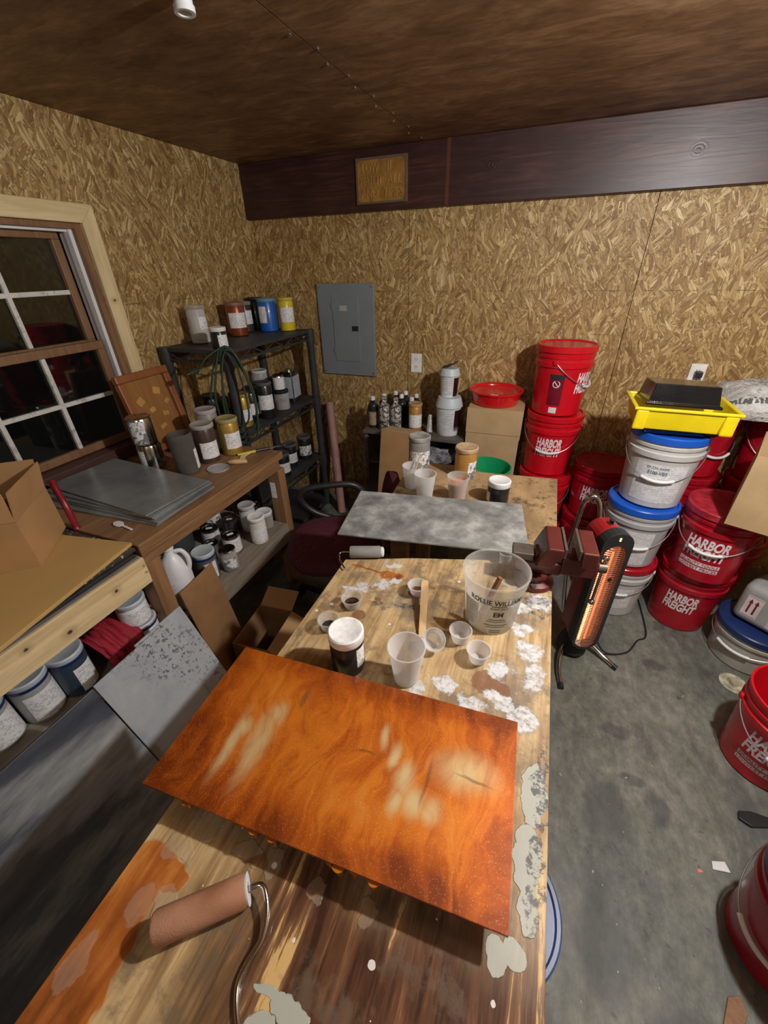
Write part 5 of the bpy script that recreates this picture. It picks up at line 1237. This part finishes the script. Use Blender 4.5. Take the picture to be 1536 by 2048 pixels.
cup('portion_cup', 'portion cup lying tilted against the end of the stir stick', -.148, .672, TZ + .012, .019, .0265, .034, FROST, tilt=(R(35), R(12), 0))
cup('portion_cup', 'empty portion cup just in front of the big mixing tub', -.089, .708, TZ, .019, .0265, .036, FROST)
cup('portion_cup', 'empty portion cup nearest the orange panel right of the tall cup', -.037, .664, TZ, .019, .0270, .036, FROST)
b = BM(); prism(b, [(-.009, -.085), (-.004, -.09), (.004, -.09), (.009, -.085), (.010, .085), (.005, .09), (-.005, .09), (-.010, .085)], -.001, .001)
o = link('stir_stick', b, WOODST, None); o.location = (-.200, .765, TZ + .022); o.rotation_euler = (R(11), 0, R(14)); tag(o, 'pale wooden stir stick resting across the rim of a portion cup', 'stir stick')
# mixing tub
t_ = empty('mixing_tub', (-.032, .810, TZ + .0005), 0, 'large clear measuring tub printed with black lettering', 'tub')
h = .165; r0, r1 = .062, .078
pr = [(0, 0), (r0 - .003, 0), (r0, .003), (r1 - .003, h - .03), (r1, h - .028), (r1 + .001, h - .004), (r1 + .004, h - .003), (r1 + .004, h), (r1 - .001, h), (r1 - .002, h - .028), (r1 - .005, h - .032), (r0 - .002, .004), (0, .003)]
b = BM(); lathe(b, pr, 56); link('tub_wall', b, clear('clear_tub_plastic', (.82, .82, .78), .10, .12), t_, True)
b = BM(); lathe(b, [(0, .0035), (r0 - .004, .0035), (r0 - .003, .012), (0, .012)], 40); link('resin_residue', b, clear('cream_resin', (.60, .52, .34), .6, .2), t_, True)
rf = rprof([(0, r0), (h, r1)]); ph = R(-88)
b = BM(); wrap_text(b, 'ROLLIE WILLIAMS', .022, rf, ph + .22, .118, .135, bold=.02); wrap_text(b, 'PAINT SPOT', .009, rf, ph + .30, .099, .042, bold=.02); wrap_text(b, 'EM', .022, rf, ph + .30, .078, .024, bold=.035)
for i, (z, wd) in enumerate(((.107, .035), (.060, .04), (.053, .05), (.040, .058), (.033, .05), (.020, .03), (.013, .03))):
    patch(b, rf, ph + .28, wd / .14, z - .0012, z + .0012, .0012)
for k in range(9): patch(b, rf, ph - 1.0, .07, .03 + k * .011, .0315 + k * .011, .0012)
link('lettering', b, BLACKINK, t_)
b = BM(); patch(b, rf, ph - .72, .32, .02, .105, .001); link('white_smear', b, M('white_smear', (.70, .72, .68), .5, dirt=.25), t_, True)
b = BM(); tube(b, [(-.028, -.040, .014), (.012, -.012, .150)], .007, 4)
for v in b.verts: pass
o = link('stir_stick', b, M('reddish_stained_stick', (.24, .095, .04), .5), None); o.location = (-.032, .810, TZ); tag(o, 'reddish-brown stir stick standing inside the clear measuring tub', 'stir stick')
# grey roller at far edge
t_ = empty('paint_roller', (-.445, .938, TZ + .021), R(20), 'small grey foam paint roller on the far left table corner', 'paint roller')
b = BM(); lathe(b, [(0, -.05), (.017, -.05), (.0195, -.046), (.0195, .046), (.017, .05), (0, .05)], 28); o = link('roller_sleeve', b, M('grey_foam', (.22, .22, .205), .8, bump=.4, bs=300), t_, True); o.rotation_euler = (0, PI / 2, 0)
b = BM(); lathe(b, [(0, .0502), (.016, .0502), (.017, .056), (.010, .06), (0, .06)], 20); o = link('end_cap', b, WHITE, t_, True); o.rotation_euler = (0, PI / 2, 0)
b = BM(); tube(b, spline([(-.050, 0, 0), (-.075, 0, 0), (-.083, -.005, -.004), (-.080, -.03, -.008), (-.06, -.07, -.012)]), .0028, 8); link('wire_arm', b, CHROME, t_, True)
# orange stained roller
t_ = empty('paint_roller', (-.328, .082, TZ + .0225), R(41), 'orange-brown stained mini paint roller in the near foreground', 'paint roller')
b = BM(); lathe(b, [(0, -.062), (.019, -.062), (.0215, -.058), (.0215, .058), (.0195, .062), (0, .062)], 32); fz = NT('fuzzy_orange_nap'); f, _ = fz.noise(fz.obj, 9, 3); g_, _ = fz.noise(fz.obj, 400, 2)
o = link('roller_sleeve', b, fz.end(fz.pr(fz.ramp(f, [(.35, (.22, .085, .035)), (.65, (.42, .21, .12))]), .8, normal=fz.bump(g_, .6, .001))), t_, True); o.rotation_euler = (0, PI / 2, 0)
b = BM(); lathe(b, [(.008, .0622), (.0195, .0622), (.0205, .0645), (.008, .0645)], 24, close=True); o = link('end_ring', b, WHITE, t_, True); o.rotation_euler = (0, PI / 2, 0)
b = BM(); tube(b, spline([(.062, 0, 0), (.080, -.001, .0), (.087, -.010, -.001), (.087, -.034, -.006), (.076, -.057, -.011), (.054, -.073, -.016), (.041, -.090, -.0185), (.040, -.118, -.0185), (.048, -.145, -.0165), (.058, -.175, -.008)]), .0036, 10); link('wire_arm', b, CHROME, t_, True)
b = BM(); tube(b, [(.058, -.175, -.007), (.095, -.28, -.007)], [.012, .0145], 14); link('handle', b, BLACKP, t_, True)
# far table things
cup('plastic_cup', 'stained translucent cup behind another cup at the left of the far table', -.452, 1.45, TZ, .030, .041, .10, FROST, rings=1)
b = BM(); tube(b, [(-.460, 1.445, TZ + .012), (-.425, 1.478, TZ + .145)], .0025, 6); o = link('brush_handle', b, WOODST, None, True); tag(o, 'thin wooden stick leaning in the stained translucent cup', 'stick')
cup('plastic_cup', 'white translucent cup, nearest of those on the far table', -.375, 1.372, TZ, .029, .042, .112, FROST, rings=1)
cup('plastic_cup', 'translucent cup half full of orange liquid on the far table', -.250, 1.400, TZ, .030, .042, .108, CLEAR, fill=M('orange_liquid', (.60, .24, .12), .2, coat=.5), fz=.72, rings=1)
J('pigment_jar', 'black jar with white lid at the right of the far table', 'jar', -.098, 1.435, TZ, .100, .085, BLACKG, WHITE, m_label_pink, lid_h=.022, lab_off=-1.1, lab_half=.35, lab_z=(.2, .7))
J('pigment_jar', 'gold powder jar with crusty tan lid on the far table', 'jar', -.265, 1.628, TZ, .140, .098, goldp2, M('crusty_tan_lid', (.46, .32, .19), .7, var=.3, vs=40), m_label_dirty, lab_off=.75, lab_half=.5, lab_z=(.02, .68))
J('pigment_jar', 'silver-grey jar with paint-splashed label on the far table', 'jar', -.480, 1.640, TZ, .160, .098, greyp, M('splashed_silver_lid', (.42, .42, .41), .35, metal=.3, var=.3, vs=30), m_label_dirty, lab_off=.1, lab_half=1.2, lab_z=(.15, .68))

# ------------------------------------------------------------------ vise
VM = M('oxblood_cast_iron', (.095, .016, .013), .38, coat=.3, var=.2, vs=14, bump=.3); VS = M('dusty_steel', (.14, .12, .10), .5, metal=.6, dirt=.3)
t_ = empty('bench_vise', (.072, 1.025, TZ + .0005), R(6), 'oxblood red bench vise bolted to the right corner of the near table', 'vise')
b = BM(); lathe(b, [(0, 0), (.058, 0), (.060, .004), (.056, .014), (.042, .020), (.040, .032), (.046, .036), (.046, .045), (0, .045)], 40, c=(-.01, -.02, 0)); link('swivel_base', b, VM, t_, True)
b = BM(); box(b, -.075, .055, -.045, .010, .0455, .085); box(b, -.02, .055, -.04, .005, .0852, .115); link('vise_body', b, VM, t_, bevel=.006)
b = BM(); box(b, -.080, -.022, -.045, .008, .0852, .108); link('anvil', b, VS, t_, bevel=.003)
b = BM(); prism(b, [(-.020, .09), (.020, .09), (.045, .13), (.045, .155), (.005, .155), (-.004, .135)], -.075, .045, 0, Matrix(((1, 0, 0, 0), (0, 0, 1, 0), (0, 1, 0, 0), (0, 0, 0, 1)))); link('fixed_jaw', b, VM, t_, bevel=.004)
b = BM(); box(b, .0455, .0525, -.072, .042, .128, .158); link('jaw_plate', b, VS, t_, bevel=.001)
b = BM(); box(b, .0555, .150, -.035, .0, .045, .100); link('slide_bar', b, VM, t_, bevel=.004)
b = BM(); prism(b, [(.095, .1055), (.135, .1055), (.130, .155), (.090, .155)], -.075, .045, 0, Matrix(((1, 0, 0, 0), (0, 0, 1, 0), (0, 1, 0, 0), (0, 0, 0, 1)))); link('moving_jaw', b, VM, t_, bevel=.004)
b = BM(); box(b, .082, .089, -.072, .042, .128, .158); link('jaw_plate', b, VS, t_, bevel=.001)
b = BM(); tube(b, [(.150, -.018, .078), (.172, -.018, .078)], .015, 16); sc = link('screw', b, VS, t_, True)
b = BM(); tube(b, [(.164, -.018, .105), (.158, -.034, -.03)], .0045, 10); hb_ = link('handle_bar', b, CHROME, sc, True)
for p in ((.1642, -.0175, .110), (.1578, -.0345, -.036)):
    b = BM(); bmesh.ops.create_uvsphere(b, u_segments=16, v_segments=10, radius=.009)
    for v in b.verts: v.co += Vector(p)
    link('ball_end', b, CHROME, hb_, True)
for k in range(3):
    a = k * 2.1 - 1.6; b = BM(); lathe(b, [(0, .0142), (.008, .0142), (.008, .021), (0, .021)], 6, c=(-.01 + .050 * math.cos(a), -.02 + .050 * math.sin(a), 0)); link('bolt', b, VS, t_)
# ------------------------------------------------------------------ bits on the floor and drips
def flat(name, label, cat, x, y, z, poly, h, m, rz=0):
    b = BM(); prism(b, poly, 0, h); o = link(name, b, m, None, bevel=min(h * .3, .002)); o.location = (x, y, z); o.rotation_euler = (0, 0, R(rz)); return tag(o, label, cat)
flat('wood_scrap', 'flat brown wood scrap on the floor at the lower right', 'wood scrap', .725, .50, .0005, [(-.05, -.016), (.03, -.022), (.055, 0), (.03, .02), (-.045, .014)], .006, WOODO, 62)
flat('black_scrap', 'ragged black scrap on the floor below the lone red bucket', 'scrap', .915, 1.035, .0005, [(-.04, -.01), (-.01, -.03), (.05, -.02), (.06, .01), (.01, .02), (-.03, .015)], .012, BLACKP, 10)
flat('paper_scrap', 'small white paper scrap on the floor at the right edge', 'paper', .775, .845, .0005, [(-.02, -.012), (.03, -.016), (.028, .012), (-.012, .010)], .004, WHITE, 15)
flat('tape_scrap', 'tiny pink scrap lying alone on the concrete floor', 'scrap', .72, .81, .0005, [(-.008, -.004), (.008, -.005), (.007, .004), (-.006, .005)], .002, M('pink_scrap', (.8, .2, .15), .5), 30)
b = BM(); bmesh.ops.create_icosphere(b, subdivisions=4, radius=1)
for v in b.verts:
    nn = 1 + .3 * noise.noise(v.co * 2.3) + .1 * noise.noise(v.co * 6); v.co = Vector((v.co.x * .06 * nn, v.co.y * .035 * nn, (v.co.z + 1) * .02 * nn))
o = link('red_rag', b, M('bright_red_cloth', (.45, .01, .015), .7), None, True); o.location = (-.10, 1.12, .6855); tag(o, 'crumpled bright red rag on the plank between the tables', 'rag')
